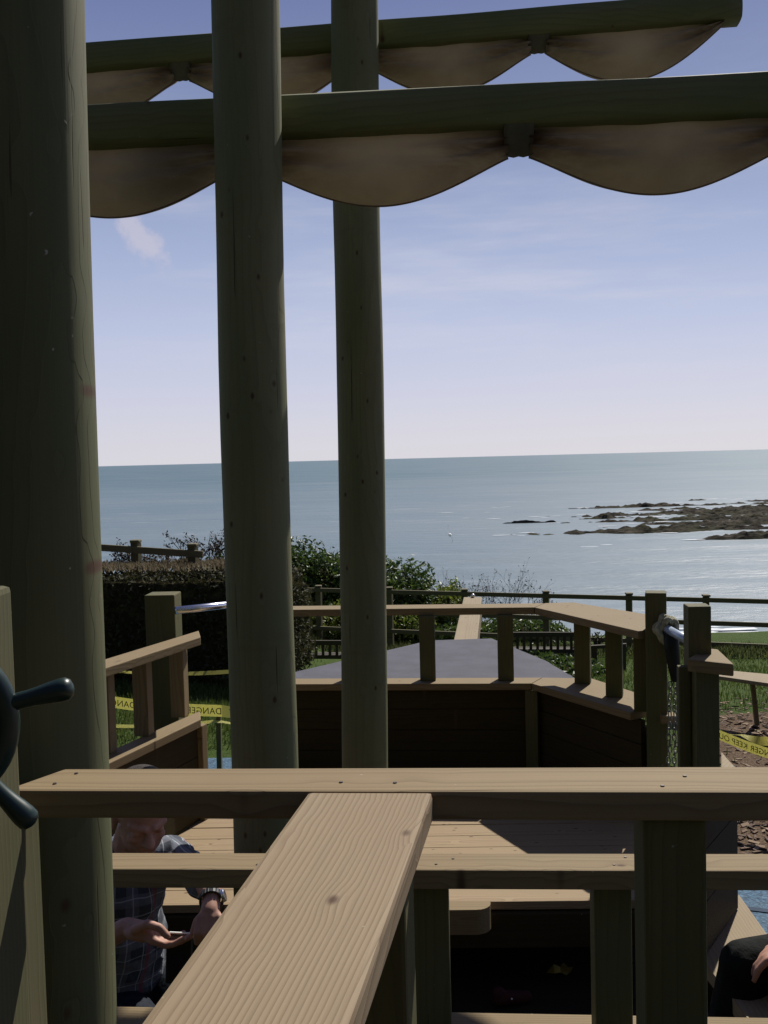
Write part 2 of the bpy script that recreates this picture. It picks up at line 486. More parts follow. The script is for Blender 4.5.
# ---- bow: lower cap, panels, balusters, top rail, corner posts
cz, lz = -.85, -1.26
A0 = (-.74, 5.715); A1 = (.825, 5.555)          # near edge of front cap (top rail)
S1 = (1.196, 4.727)
br = plan('bow_rail', [A0, A1, (.905, 5.70), (-.73, 5.86)], cz, .04, W_RAIL, ship)
br['label'] = 'top rail across the bow'
plan('top_rail', [(A1[0]+.003, A1[1]-.002), S1, (1.36, 4.79), (1.365, 5.22), (1.07, 5.71), (.909, 5.702)], cz, .04, W_RAIL, br, grain=(S1[0]-A1[0], S1[1]-A1[1]))
plan('lower_rail', [(-.74, 5.62), (.79, 5.47), (.87, 5.61), (-.73, 5.765)], lz, .038, W_RAIL, br)
plan('lower_rail', [(.793, 5.468), (1.170, 4.790), (1.33, 4.87), (1.335, 5.12), (1.14, 5.56), (.874, 5.608)], lz, .038, W_RAIL, br, grain=(.38, -.7))
for xc in (273, 350, 427.5, 504.5):
    p = PY(xc, 650, 5.62); post('baluster', p.x, 5.64-.1*p.x, lz, cz-.04, .088, W_POST, br, yaw=R(-5), d=.06)
for xc, Yv in ((582.5, 5.45), (614, 5.13), (640, 4.83)):
    p = PY(xc, 650, Yv); post('baluster', p.x, Yv, lz, cz-.04, .085 if xc < 640 else .06, W_POST, br, yaw=R(-18), d=.065)
# panels below the lower cap
def panel(a, b, z0, z1, t=.03, par=br, name='bow_panel', rows=4, m=W_DARK):
    H = (z1-z0)/rows
    for i in range(rows):
        zc = z0+H*(i+.5)
        beam(name, (a[0], a[1], zc), (b[0], b[1], zc), t, H-.0025, m, par, bevel=.003)
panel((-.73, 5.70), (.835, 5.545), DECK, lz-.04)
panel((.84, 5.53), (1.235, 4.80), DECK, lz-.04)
post('rail_post', .80, 5.505, DECK, lz-.04, .07, W_POST, br, yaw=R(-20))
post('rail_post', -.70, 5.75, DECK, lz-.04, .09, W_POST, br, yaw=0)
# starboard gate posts
pa_ = PY(654, 640, 4.72); postA = post('gate_post', pa_.x+.016, 4.74, GND, -.665, .098, W_POST, ship, yaw=R(-16), d=.095, bevel=.006)
postA['label'] = 'tall square post at the end of the bow rail'
b0 = PY(685, 640, 4.12); b1 = PY(709.5, 640, 4.12)
postB = post('gate_post', (b0.x+b1.x)/2+.022, 4.19, GND, -.648, .095, W_POST, ship, yaw=R(-4), d=.095, bevel=.006)
postB['label'] = 'shorter square post beside a stub of capped rail'
q0, q1, q2, q3 = PZ(687, 659, cz), PZ(734, 664, cz), PZ(718, 649, cz), PZ(700, 648, cz)
sc = plan('stub_rail', [(q0.x, q0.y), (q1.x, q1.y), (q2.x, q2.y), (q3.x+.02, q3.y)], cz, .052, W_RAIL, ship, bevel=.008)
bb = PY(709.5, 720, 4.05); post('baluster', bb.x, 4.1, GND, cz-.052, .094, W_POST, sc, yaw=R(-4), d=.085)
bq = PY(690, 720, 4.1); post('baluster', bq.x-.005, 4.165, DECK-.2, cz-.052, .05, W_POST, sc, yaw=R(-6), d=.05)
# small lit ledge at foot of post A
w0 = PZ(665, 716, -1.26)
plan('ledge', [(w0.x-.03, 4.66), (w0.x+.045, 4.655), (w0.x+.045, 4.73), (w0.x-.03, 4.735)], -1.245, .04, W_RAIL, postA)

# ---- port side railing
pr = plan('side_rail', [(-1.56, 3.22), (-.915, 4.868), (-.960, 5.06), (-1.70, 3.26)], cz, .04, W_RAIL, ship)
pr['label'] = 'short side railing on the left with sunlit caps'
plan('lower_rail', [(-1.56, 3.22), (-.93, 4.875), (-.965, 5.05), (-1.68, 3.26)], lz, .04, W_RAIL, pr)
dv = Vector((.27, .70, 0)).normalized()
for xc, Yv in ((103, 4.33), (142, 4.60), (179, 4.93)):
    p = PY(xc, 700, Yv); post('baluster', p.x-.0, Yv+.02, lz, cz-.04, .072, W_RAIL if xc != 103 else W_RAIL, pr, yaw=R(-8), d=.072)
panel((-1.60, 3.3), (-.955, 4.95), DECK-.3, lz-.04, par=pr, name='side_panel', rows=5, m=W_DARK)
ep = PY(195, 740, 4.93); post('rail_post', -.945, 4.93, GND, lz-.04, .05, W_RAIL, pr, yaw=R(-21))
pp = PY(161.5, 640, 5.05)
postC = post('gate_post', pp.x, 5.12, GND, -.662, .155, W_POST, ship, yaw=R(-3), d=.14, bevel=.007)
postC['label'] = 'thick square post beyond the left side railing'

# ---- hull skin below the decks
HS = W_DARK
hull = beam('hull_board', (-1.45, 2.0, -2.5), (-1.50, 3.4, -2.5), .03, .95, HS, ship)
for a, b in (((-.775, 5.82), (.285, 6.99)), ((.285, 6.99), (.745, 7.0)), ((.765, 6.96), (1.03, 5.66)), ((1.05, 5.64), (1.29, 4.8)), ((-1.50, 3.42), (-.99, 5.0)), ((1.22, 3.2), (1.25, 4.2))):
    for i in range(6):
        zt = (lz-.09 if b[1] > 5.2 or a[1] > 5.2 else DECK-.03)
        zb = GND-.1; H = (zt-zb)/6
        beam('hull_board', (*a, zb+H*(i+.5)), (*b, zb+H*(i+.5)), .028, H-.006, HS, hull)
# bow deck sheet
GREY = simple('grey_deck_felt', (.092, .092, .112), .85, .2, var=.10, scale=5, bump=.25, bs=220)
bd = plan('bow_deck', [(-.78, 5.78), (.87, 5.625), (.965, 5.612), (1.075, 5.60), (.98, 6.15), (.735, 6.96), (.295, 6.945)], -1.277, .03, GREY, ship)
bd['label'] = 'smooth grey pointed bow deck'
bs = beam('bowsprit', (.50, 6.55, -1.36), (.785, 9.0, -1.335), .165, .13, W_PALE, ship)
bs['label'] = 'pale square bowsprit pointing out to sea'
bm = bmesh.new(); bmesh.ops.create_uvsphere(bm, u_segments=12, v_segments=8, radius=.02)
finish(bm, 'end_bolt', simple('galvanised_bolt', (.5, .5, .5), .4, .5, .8), bs, Matrix.Translation((.782, 8.97, -1.255)), smooth=True)

# ---- starboard side seat board, low side wall and step
SBw = W_PALE
st = plan('side_seat', [(.828, 1.98), (.99, 1.97), (1.035, 2.935), (.80, 2.60), (.82, 2.3)], -1.33, .04, W_PALE, ship, grain=(.05, 1))
st['label'] = 'pale side board with knots beside the blue ground'
plan('seat_bench', [(1.10, 2.1), (1.5, 2.1), (1.5, 2.55), (1.10, 2.55)], -1.315, .04, W_PALE, st)
for x, y in ((1.15, 2.2), (1.4, 2.2), (1.4, 2.5)): post('leg', x, y, GND, -1.355, .07, W_POST, st)
post('leg', .93, 2.3, GND, -1.37, .07, W_POST, st)
post('step', .78, 2.42, PIT, -1.80, .22, W_DARK, st, d=.3)
s0_, s1_ = PZ(733, 908, -1.33), PZ(694, 964, -1.33)
panel(s0_.xy, s1_.xy, -1.328, -.905, t=.03, par=st, name='side_panel', rows=3, m=W_WELL)
k0, k1, k2, k3 = PZ(721, 751, -.89), PZ(735, 767, -.89), PZ(764, 797, -.89), PZ(721, 800, -.89)
plan('side_cap', [k3.xy, k2.xy, k1.xy, k0.xy], -.89, .03, W_PALE, st, grain=(1, 1.4))
# bench the seated man uses
wb = plan('well_bench', [(-1.28, 2.75), (-.55, 3.25), (-.75, 3.5), (-1.28, 3.2)], -1.735, .04, W_DARK, ship)
post('leg', -1.1, 3.0, PIT, -1.775, .08, W_DARK, wb); post('leg', -.75, 3.25, PIT, -1.775, .08, W_DARK, wb)

# ================================================================= rope, bars, chain
STEEL = simple('polished_steel', (.80, .80, .86), .24, .5, 1.0, var=.05)
BLUEBAR = simple('blue_grey_bar', (.42, .50, .62), .3, .5, .3, var=.1)
b0 = PY(666, 627, 4.70); b1 = PY(702, 648, 4.30)
o = finish(tube([b0+Vector((-.03, .02, .01)), b1], .020, 16), 'handle_bar', BLUEBAR, None, I4, smooth=True)
tag(o, 'blue-grey metal bar with a rope coil round its far end, between the right gate posts', 'metal bar')
p0 = PY(176, 610.5, 5.0); p1 = PY(262, 601, 5.55)
o = finish(tube([p0, p1], .019, 14), 'handle_bar', STEEL, None, I4, smooth=True)
tag(o, 'shiny chrome bar glinting in the sun behind the middle mast', 'metal bar')
ROPE = simple('frayed_rope', (.36, .34, .24), .9, .15, var=.3, scale=60, bump=.6, bs=160)
cR = PY(667, 629, 4.66)
bm = bmesh.new()
dirb = (b1-b0).normalized(); Mr = frame(cR, Vector((0, 0, 1)), dirb)
pts = []
for k in range(150):
    a = k/150*2*math.pi*4.3; rr = .036+.008*math.sin(a*.37)+.006*math.sin(k*.9)
    pts.append((rr*1.3*math.cos(a), rr*math.sin(a), -.028+.056*k/150+.010*math.sin(k*.5)))
tube(pts, .0135, 8, bm=bm)
rope = finish(bm, 'rope_coil', ROPE, None, Mr, smooth=True)
tag(rope, 'frayed pale rope wound round the metal bar beside the tall gate post', 'rope')
CHAIN = simple('galvanised_chain', (.22, .22, .20), .5, .5, .6, var=.2)
BLK = simple('black_rubber_sleeve', (.008, .010, .008), .6, .3)
top = PY(671, 640, 4.62)
cl = reg(thing('chain_ladder', 'hanging chains below a black rubber sleeve between the right gate posts', 'chain', top))
s_ = [PY(671, 632, 4.62), PY(672, 650, 4.62), PY(674, 665, 4.62), PY(676, 681, 4.62)]
finish(tube(s_, [.036, .034, .030, .022], 14), 'sleeve', BLK, cl, I4, smooth=True)
def chain(pa, pb, name='chain'):
    pa, pb = Vector(pa), Vector(pb); n = int((pb-pa).length/.026); bm = bmesh.new()
    for i in range(n):
        c = pa.lerp(pb, (i+.5)/n) + Vector((.004*math.sin(i*1.3), 0, 0)); q = (i % 2)*math.pi/2+i*.1
        ax = Vector((math.cos(q), math.sin(q), 0))
        tube([c + ax*(.009*math.cos(a)) + Vector((0, 0, .018*math.sin(a))) for a in [2*math.pi*k/10 for k in range(10)]], .0032, 5, True, bm)
    return finish(bm, name, CHAIN, cl, I4, smooth=True)
chain(PY(670, 682, 4.62), PY(669, 775, 4.62)); chain(PY(675, 682, 4.62), PY(675, 775, 4.62)); chain(PY(678, 682, 4.60), PY(682, 775, 4.60))

# ================================================================= people
def capsule(bm, a, ra, b, rb, n=12):
    a, b = Vector(a), Vector(b)
    t = bmesh.new()
    for c, r in ((a, ra), (b, rb)):
        bmesh.ops.create_icosphere(t, subdivisions=2, radius=r, matrix=Matrix.Translation(c))
    vs = [v.co.copy() for v in t.verts]; t.free()
    new = [bm.verts.new(v) for v in vs]
    res = bmesh.ops.convex_hull(bm, input=new)
    junk = list({e for e in res['geom_interior'] + res['geom_unused'] if isinstance(e, bmesh.types.BMVert)})
    bmesh.ops.delete(bm, geom=junk, context='VERTS')
def ell(bm, c, rad, rot=None):
    M = Matrix.Translation(c)
    if rot is not None: M = M @ rot.to_4x4()
    M = M @ Matrix.Diagonal((*rad, 1))
    bmesh.ops.create_icosphere(bm, subdivisions=3, radius=1, matrix=M)
def remeshed(name, bm, m, parent, voxel=.006, smooth=4):
    me = bpy.data.meshes.new('tmp'); bm.to_mesh(me); bm.free()
    o = bpy.data.objects.new('tmp', me); C.objects.link(o)
    md = o.modifiers.new('r', 'REMESH'); md.mode = 'VOXEL'; md.voxel_size = voxel; md.use_smooth_shade = True
    ms = o.modifiers.new('s', 'SMOOTH'); ms.factor = .5; ms.iterations = smooth
    dg = bpy.context.evaluated_depsgraph_get()
    me2 = bpy.data.meshes.new_from_object(o.evaluated_get(dg)); me2.name = name
    bpy.data.objects.remove(o); bpy.data.meshes.remove(me)
    for p in me2.polygons: p.use_smooth = True
    me2.materials.clear()
    r = link(name, me2, m, parent)
    if parent is not None: r.matrix_parent_inverse = WORLD[parent.name].inverted()
    WORLD[r.name] = I4.copy()
    return r
SKIN = simple('skin', (.42, .23, .165), .55, .35, var=.12, scale=25)
HAIR = simple('dark_hair', (.025, .016, .010), .7, .3, var=.3, scale=60, bump=.8, bs=120)
DENIM = simple('dark_trousers', (.018, .022, .030), .9, .15, var=.3, scale=40, bump=.3, bs=90)
BLACKC = simple('black_cloth', (.006, .008, .007), .85, .15, var=.3, scale=20, bump=.4, bs=40)
def plaid():
    m, nt, b, out = newmat('plaid_shirt'); g = N(nt)
    tc = g.n('ShaderNodeTexCoord').outputs['Object']
    nv = g.n('ShaderNodeTexNoise'); g.l(tc, nv.inputs['Vector']); nv.inputs['Scale'].default_value = 7
    av = g.n('ShaderNodeVectorMath', operation='MULTIPLY_ADD'); g.l(nv.outputs['Color'], av.inputs[0]); av.inputs[1].default_value = (.035, .035, .035); g.l(tc, av.inputs[2])
    mp = g.n('ShaderNodeMapping'); g.l(av.outputs[0], mp.inputs[0]); mp.inputs['Rotation'].default_value = (0, 0, R(-37))
    sep = g.n('ShaderNodeSeparateXYZ'); g.l(mp.outputs[0], sep.inputs[0])
    def lines(v, per, w, off=0):
        f = g.math('FRACT', g.math('ADD', g.math('MULTIPLY', v, 1/per), off)); return g.math('LESS_THAN', g.math('ABSOLUTE', g.math('SUBTRACT', f, .5)), w/per/2)
    X, Z = sep.outputs[0], sep.outputs[2]
    base = g.mix(g.math('MULTIPLY', lines(X, .075, .034, .2), .6), (.05, .058, .075), (.15, .165, .20))
    base = g.mix(g.math('MULTIPLY', lines(Z, .075, .034, .3), .6), base, (.17, .185, .215))
    for v, o_ in ((X, 0), (Z, .1)):
        base = g.mix(g.math('MULTIPLY', lines(v, .05, .0035, o_), .6), base, (.45, .48, .52))
    base = g.mix(g.math('MULTIPLY', lines(X, .14, .012, .35), .55), base, (.28, .05, .05))
    g.l(base, b.inputs['Base Color']); b.inputs['Roughness'].default_value = .9
    g.bump(g.noise(tc, 30, 4, .6), .5, .01, b)
    return m
PLAID = plaid()
def head(bm, c, fwd, up, s=1.0):
    """head with brow, eye sockets, nose, lips, chin, jaw and ears; c = centre, fwd = facing"""
    fwd = Vector(fwd).normalized(); up = Vector(up); up = (up-fwd*up.dot(fwd)).normalized(); rt = fwd.cross(up)
    Rm = Matrix((rt, fwd, up)).transposed()
    P = lambda x, y, z: Vector(c) + (rt*x + fwd*y + up*z)*s
    ell(bm, P(0, -.012, .035), (.074*s, .092*s, .082*s), Rm)
    ell(bm, P(0, .018, -.035), (.058*s, .068*s, .075*s), Rm)
    ell(bm, P(0, .055, -.085), (.030*s, .026*s, .024*s), Rm)
    capsule(bm, P(0, .080, .012), .009*s, P(0, .098, -.022), .0135*s)
    for q in (-1, 1):
        capsule(bm, P(q*.012, .080, .022), .010*s, P(q*.045, .062, .024), .010*s)
        ell(bm, P(q*.032, .062, -.018), (.02*s, .016*s, .016*s), Rm)
        ell(bm, P(q*.031, .070, .006), (.0125*s, .0115*s, .009*s), Rm)
        ell(bm, P(q*.076, -.008, -.008), (.010*s, .020*s, .031*s), Rm)
        ell(bm, P(q*.010, .090, -.024), (.009*s, .009*s, .007*s), Rm)
    capsule(bm, P(-.018, .077, -.050), .0075*s, P(.018, .077, -.050), .0075*s)
    capsule(bm, P(-.014, .077, -.061), .0080*s, P(.014, .077, -.061), .0080*s)
    return P
def finger(bm, pts, r0, r1):
    n = len(pts)-1
    for i in range(n):
        capsule(bm, pts[i], r0+(r1-r0)*i/n, pts[i+1], r0+(r1-r0)*(i+1)/n)

# --- man in the plaid shirt
man = reg(thing('person', 'person in a plaid shirt seated in the well, looking down at a phone', 'person', (-.70, 2.7, PIT)))
fw = Vector((.6, -.8, 0)); lf = Vector((.8, .6, 0))
bm = bmesh.new()
P = head(bm, (-.685, 2.69, -.955), (.42, -.80, -.42), (0, 0, 1), 1.0)
capsule(bm, (-.715, 2.735, -1.02), .055, (-.755, 2.80, -1.13), .062)
SLh, SRh = Vector((-.645, 2.87, -1.140)), Vector((-.905, 2.65, -1.14))
EL, WL = Vector((-.495, 2.62, -1.125)), Vector((-.447, 2.41, -1.062))
ER, WR = Vector((-.93, 2.50, -1.30)), Vector((-.672, 2.455, -1.160))
pel = Vector((-.80, 2.98, -1.60))
capsule(bm, (-.79, 2.78, -1.15), .09, pel, .10)
capsule(bm, SLh, .048, EL, .038); capsule(bm, EL, .036, WL, .0235)
capsule(bm, SRh, .05, ER, .040); capsule(bm, ER, .038, WR, .026)
# left hand: fist hanging from the wrist, fingers wrapped round the phone's edge
K = Vector((-.447, 2.375, -1.085))
capsule(bm, WL, .0235, K, .024)
for i in range(4):
    kx = -.471+i*.0165
    k0 = Vector((kx, 2.358-.004*math.sin(i), -1.093-.003*abs(i-1.5)))
    capsule(bm, K, .018, k0, .0108)
    finger(bm, [k0, (kx-.003, 2.335, -1.122), (kx-.006, 2.352, -1.152-.004*(i % 2)), (kx-.006, 2.378, -1.157)], .0095, .0075)
finger(bm, [K+Vector((-.014, .01, -.01)), (-.482, 2.385, -1.115), (-.490, 2.372, -1.138)], .0115, .009)
# right hand: palm up, thumb arched over the fingers that reach the phone
Kr = Vector((-.618, 2.425, -1.158))
capsule(bm, WR, .025, Kr, .026); ell(bm, (-.632, 2.43, -1.160), (.042, .030, .020))
for i in range(4):
    o0 = Vector((-.592, 2.398+i*.018, -1.168-.004*i))
    capsule(bm, Kr, .020, o0, .012)
    L_ = (.066, .078, .072, .056)[i]
    finger(bm, [o0, o0+Vector((L_*.45, -.004, -.010)), o0+Vector((L_*.8, -.010, -.004)), o0+Vector((L_*1.15, -.012, .010))], .0102, .0078)
finger(bm, [(-.640, 2.405, -1.142), (-.605, 2.392, -1.122), (-.575, 2.388, -1.130), (-.556, 2.386, -1.150)], .0125, .0095)
# legs
for q, hip in ((1, pel+lf*.09), (-1, pel-lf*.09)):
    kn = hip+fw*.43+Vector((0, 0, .0)); ft = kn+fw*.02+Vector((0, 0, -.47))
    capsule(bm, hip, .075, kn, .055); capsule(bm, kn, .052, ft, .036)
    capsule(bm, ft+Vector((0, 0, -.035)), .035, ft+fw*.17+Vector((0, 0, -.045)), .028)
remeshed('body', bm, SKIN, man, .0042, 2)
bm = bmesh.new()   # shirt
capsule(bm, (-.79, 2.785, -1.17), .118, (-.81, 2.93, -1.48), .130)
capsule(bm, (-.74, 2.80, -1.11), .085, (-.76, 2.8, -1.2), .12)
capsule(bm, SLh, .056, SRh, .060)
capsule(bm, SLh, .056, EL.lerp(SLh, .1), .046); capsule(bm, SRh, .064, ER, .05); capsule(bm, ER, .048, ER.lerp(WR, .25), .043)
capsule(bm, (-.69, 2.74, -1.085), .028, (-.655, 2.80, -1.09), .03)
shirt = remeshed('shirt', bm, PLAID, man, .006, 3)
for v in shirt.data.vertices:      # creases
    q = v.co; a_ = .012*noise.noise(Vector((q.x*9+q.z*7, q.y*9, q.z*14)))+.005*noise.noise(Vector((q.x*30, q.y*30, q.z*22+q.x*25)))
    v.co = q+v.normal*a_
bm = bmesh.new()   # front placket edge
bm.free()
bm = bmesh.new()   # trousers
for hip in (pel+lf*.09, pel-lf*.09):
    kn = hip+fw*.43; ft = kn+fw*.02+Vector((0, 0, -.44))
    capsule(bm, hip, .095, kn, .070); capsule(bm, kn, .069, ft, .055)
capsule(bm, pel+lf*.05, .125, pel-lf*.05, .125)
remeshed('trousers', bm, DENIM, man, .01, 3)
for hip in (pel+lf*.09, pel-lf*.09):
    ft = hip+fw*.45+Vector((0, 0, -.50)); bm = bmesh.new()
    capsule(bm, ft, .045, ft+fw*.18+Vector((0, 0, -.008)), .036); capsule(bm, ft+Vector((0, 0, .06)), .045, ft, .045)
    remeshed('shoe', bm, BLACKC, man, .01, 2)
bm = bmesh.new(); ell(bm, P(0, -.022, .055), (.081, .092, .078)); ell(bm, P(0, -.06, .0), (.066, .05, .07))
remeshed('hair', bm, HAIR, man, .008, 2)
# wristwatch: dark link strap with a steel case
wd = (WL-EL).normalized(); Mw = frame(WL.lerp(K, .30), (wd+(K-WL).normalized()), (1, 0, .3))
bm = bmesh.new()
for k in range(22):
    a = 2*math.pi*k/22; Mk = Matrix.Rotation(a, 4, 'X') @ Matrix.Translation((0, .0275, 0))
    bmesh.ops.create_cube(bm, size=1, matrix=Mk @ Matrix.Diagonal((.020, .005, .0075, 1)))
wt = finish(bm, 'watch', simple('watch_strap', (.02, .02, .018), .35, .5), man, Mw, bevel=.0008, seg=1)
bm = bmesh.new(); bmesh.ops.create_cone(bm, cap_ends=True, segments=24, radius1=.016, radius2=.015, depth=.008, matrix=Matrix.Translation((0, 0, .031)))
finish(bm, 'watch_case', STEEL, wt, Mw, bevel=.001, seg=1)
# phone
ph0, ph1 = PY(166, 937.3, 2.40), PY(189, 938.5, 2.385)
M = frame((ph0+ph1)/2 + Vector((0, .012, -.058)), ph1-ph0, (0, .25, 1))
bm = bmesh.new(); bmesh.ops.create_cube(bm, size=1, matrix=Matrix.Diagonal(((ph1-ph0).length+.008, .009, .118, 1)))
phone = finish(bm, 'phone', simple('phone_black', (.012, .012, .014), .25, .5), None, M, bevel=.003)
tag(phone, 'slim dark phone held between the two hands of the seated person in plaid', 'phone')
bm = bmesh.new(); bmesh.ops.create_cube(bm, size=1, matrix=Matrix.Translation((0, 0, .0595)) @ Matrix.Diagonal(((ph1-ph0).length*.95, .0088, .0035, 1)))
finish(bm, 'top_edge', simple('painted_lit_edge', (.7, .72, .68), .3, .5), phone, M, bevel=.0008, seg=1)  # light along the phone's top edge, painted as a pale strip

# --- person in black at the right edge
p2 = reg(thing('person', 'person in black clothes seated at the right edge, hand resting on a knee', 'person', (1.3, 2.35, -1.3)))
bm = bmesh.new()
kn = Vector((.866, 2.41, -1.275)); hip = Vector((1.29, 2.43, -1.25)); kn2 = Vector((.92, 2.16, -1.27)); hip2 = Vector((1.30, 2.22, -1.23))
ch = Vector((1.36, 2.33, -.86)); hd = Vector((1.30, 2.33, -.54))
capsule(bm, (1.33, 2.33, -1.18), .12, ch, .12)
capsule(bm, ch+Vector((0, 0, .10)), .055, hd+Vector((0.02, 0, -.06)), .055)
head(bm, hd, (-1, -.1, -.25), (0, 0, 1))
sh1, sh2 = ch+Vector((0, .17, .07)), ch+Vector((0, -.17, .07))
el1, wr1 = Vector((1.26, 2.60, -1.02)), Vector((1.08, 2.50, -1.12))
el2, wr2 = Vector((1.20, 2.12, -1.05)), Vector((1.0, 2.32, -1.175))
for s, e, w in ((sh1, el1, wr1), (sh2, el2, wr2)):
    capsule(bm, s, .05, e, .04); capsule(bm, e, .038, w, .027)
def rest_hand(bm, w, tip, side):
    w, tip = Vector(w), Vector(tip); d = (tip-w).normalized(); sd = d.cross(Vector((0, 0, 1))).normalized()*side
    k = w+d*.075; capsule(bm, w, .026, k, .024)
    for i in range(4):
        k0 = k+sd*(i-1.5)*.020+d*.01; capsule(bm, w+d*.04, .02, k0, .011)
        L_ = (.07, .08, .075, .06)[i]
        finger(bm, [k0, k0+d*L_*.45+Vector((0, 0, -.004)), k0+d*L_*.75+Vector((0, 0, -.022)), k0+d*L_*.9+Vector((0, 0, -.045))], .0102, .0078)
    finger(bm, [w+d*.03-sd*.02, w+d*.055-sd*.045+Vector((0, 0, -.01)), w+d*.085-sd*.05+Vector((0, 0, -.025))], .012, .009)
rest_hand(bm, wr1, (.95, 2.44, -1.18), 1); rest_hand(bm, (1.0, 2.32, -1.175), (.85, 2.37, -1.235), 1)
ft1, ft2 = Vector((.775, 2.42, -1.74)), Vector((.80, 2.20, -1.74))
for h, k, f_ in ((hip, kn, ft1), (hip2, kn2, ft2)):
    capsule(bm, h, .07, k, .052); capsule(bm, k, .05, f_, .035); capsule(bm, f_, .034, f_+Vector((-.13, 0, -.02)), .026)
remeshed('body', bm, SKIN, p2, .006, 3)
bm = bmesh.new()
for h, k, f_ in ((hip, kn, ft1), (hip2, kn2, ft2)):
    capsule(bm, h, .085, k, .066); capsule(bm, k, .064, f_+Vector((0, 0, .05)), .055)
    for i in range(4):
        t = .25+.2*i; c = h.lerp(k, t); capsule(bm, c+Vector((0, -.04, .064)), .014, c+Vector((.05, .05, .055)), .012)
capsule(bm, hip, .11, hip2, .11)
remeshed('trousers', bm, BLACKC, p2, .008, 2)
bm = bmesh.new(); capsule(bm, (1.33, 2.33, -1.16), .135, ch, .135); capsule(bm, sh1, .066, sh2, .066)
for s, e in ((sh1, el1), (sh2, el2)): capsule(bm, s, .065, s.lerp(e, .6), .052)
remeshed('top', bm, BLACKC, p2, .01, 2)
for f_ in (ft1, ft2):
    bm = bmesh.new(); capsule(bm, f_+Vector((.01, 0, -.02)), .04, f_+Vector((-.15, 0, -.026)), .034); remeshed('shoe', bm, DENIM, p2, .01, 2)
bm = bmesh.new(); ell(bm, hd+Vector((.025, 0, .05)), (.092, .082, .08)); remeshed('hair', bm, HAIR, p2, .01, 2)

# --- small things on the well floor
bm = bmesh.new()
lp = PZ(560, 968, PIT+.02); vs = []
out_ = [(0, 0), (.03, .018), (.055, .014), (.075, .03), (.085, .012), (.10, .006), (.085, -.006), (.07, -.022), (.045, -.012), (.02, -.016)]
topv = [bm.verts.new((x-.05, y, .006+.010*math.sin(x*60)+.006*abs(y)*30)) for x, y in out_]
bm.faces.new(topv)
r_ = bmesh.ops.solidify(bm, geom=bm.faces[:], thickness=.0015)
leaf = finish(bm, 'fallen_leaf', simple('yellow_leaf', (.45, .36, .06), .6), None, Matrix.Translation((lp.x, min(lp.y, 4.12), PIT+.004)) @ Matrix.Rotation(R(15), 4, 'Z') @ Matrix.Rotation(R(25), 4, 'X') @ Matrix.Scale(1.25, 4))
tag(leaf, 'yellowish dead leaf lying in the dark well below the foredeck', 'leaf')
sp = PZ(512, 1003, PIT+.03)
bm = bmesh.new(); capsule(bm, (0, 0, .036), .030, (.11, .02, .028), .025); capsule(bm, (0, 0, .036), .028, (0, 0, .055), .028)
sho = reg(thing('shoe', 'dark red shoe with a white dot on the shadowy floor of the well', 'shoe', (sp.x-.05, 3.8, PIT)))
u_ = remeshed('upper', bm, simple('dark_red_cloth', (.05, .010, .010), .8), sho, .006, 2); u_.matrix_parent_inverse = I4; u_.matrix_basis = I4
bm = bmesh.new(); bmesh.ops.create_uvsphere(bm, u_segments=10, v_segments=8, radius=.004)
d_ = finish(bm, 'dot', simple('white_dot', (.8, .8, .8), .5), sho, I4, smooth=True); d_.matrix_parent_inverse = I4; d_.location = (.05, -.024, .044)

# ================================================================= ground
def gz(x, y):
    if y < 11: z = GND
    elif y < 20: t = (y-11)/9; z = GND-1.1*(t*t*(3-2*t)*.35+t*.65)
    else: z = -4.1-(y-20)*.12
    if x < -1:
        k = min(1, (-1-x)/2.5); k = k*k*(3-2*k); z = z*(1-k)+(GND-.02*(y-11 if y > 11 else 0))*k
    if y > 27: z -= (y-27)**1.35*1.1
    return max(z, -16)
def ground_mat():
    m, nt, b, out = newmat('grass_and_bare_soil'); g = N(nt)
    tc = g.n('ShaderNodeTexCoord').outputs['Object']
    n1 = g.noise(tc, 1.1, 6, .6); n2 = g.noise(tc, 14, 5, .7); n3 = g.noise(tc, 60, 3, .6)
    gr = g.ramp(n2, [(.25, (.028, .048, .01)), (.55, (.056, .09, .018)), (.8, (.11, .13, .04))])
    so = g.ramp(n3, [(.3, (.048, .03, .019)), (.5, (.13, .09, .058)), (.75, (.23, .17, .115))])
    at = g.n('ShaderNodeAttribute', attribute_name='soil')
    f = g.math('ADD', at.outputs['Fac'], g.math('MULTIPLY', g.math('SUBTRACT', n1, .5), .9))
    f = g.math('ADD', f, g.math('MULTIPLY', g.math('SUBTRACT', n2, .5), .7))
    fs = g.smooth(f, .42, .58)
    g.l(g.mix(fs, gr, so), b.inputs['Base Color']); b.inputs['Roughness'].default_value = .95; b.inputs['Specular IOR Level'].default_value = .1
    g.bump(g.math('ADD', n3, n2), .9, .03, b)
    return m
bm = bmesh.new(); lay = bm.verts.layers.float.new('soil')
xs = [-400, -200, -100, -50, -30, -20, -15] + [-12+i*.35 for i in range(100)] + [25, 30, 40, 60, 100, 200, 400]
ys = [-60, -30, -15, -8, -4, 0, 2, 4, 5] + [5.5+i*.3 for i in range(76)] + [29, 31, 33, 36, 40]
gv = []
for y in ys:
    row = []
    for x in xs:
        z = gz(x, y)+.035*noise.noise(Vector((x*.8, y*.8, 0)))*(1 if 5 < y else 0)
        v = bm.verts.new((x, y, z)); s = 0
        s = max(s, 1-math.hypot((x-4.4)/1.9, (y-9.9)/2.2))*1.5 if math.hypot((x-4.4)/1.9, (y-9.9)/2.2) < 1 else 0
        if x > 1 and y < 9: s = max(s, .95)
        if abs(x) < 6 and y < 5: s = .9
        v[lay] = s; row.append(v)
    gv.append(row)
for i in range(len(ys)-1):
    for j in range(len(xs)-1): bm.faces.new((gv[i][j], gv[i][j+1], gv[i+1][j+1], gv[i+1][j]))
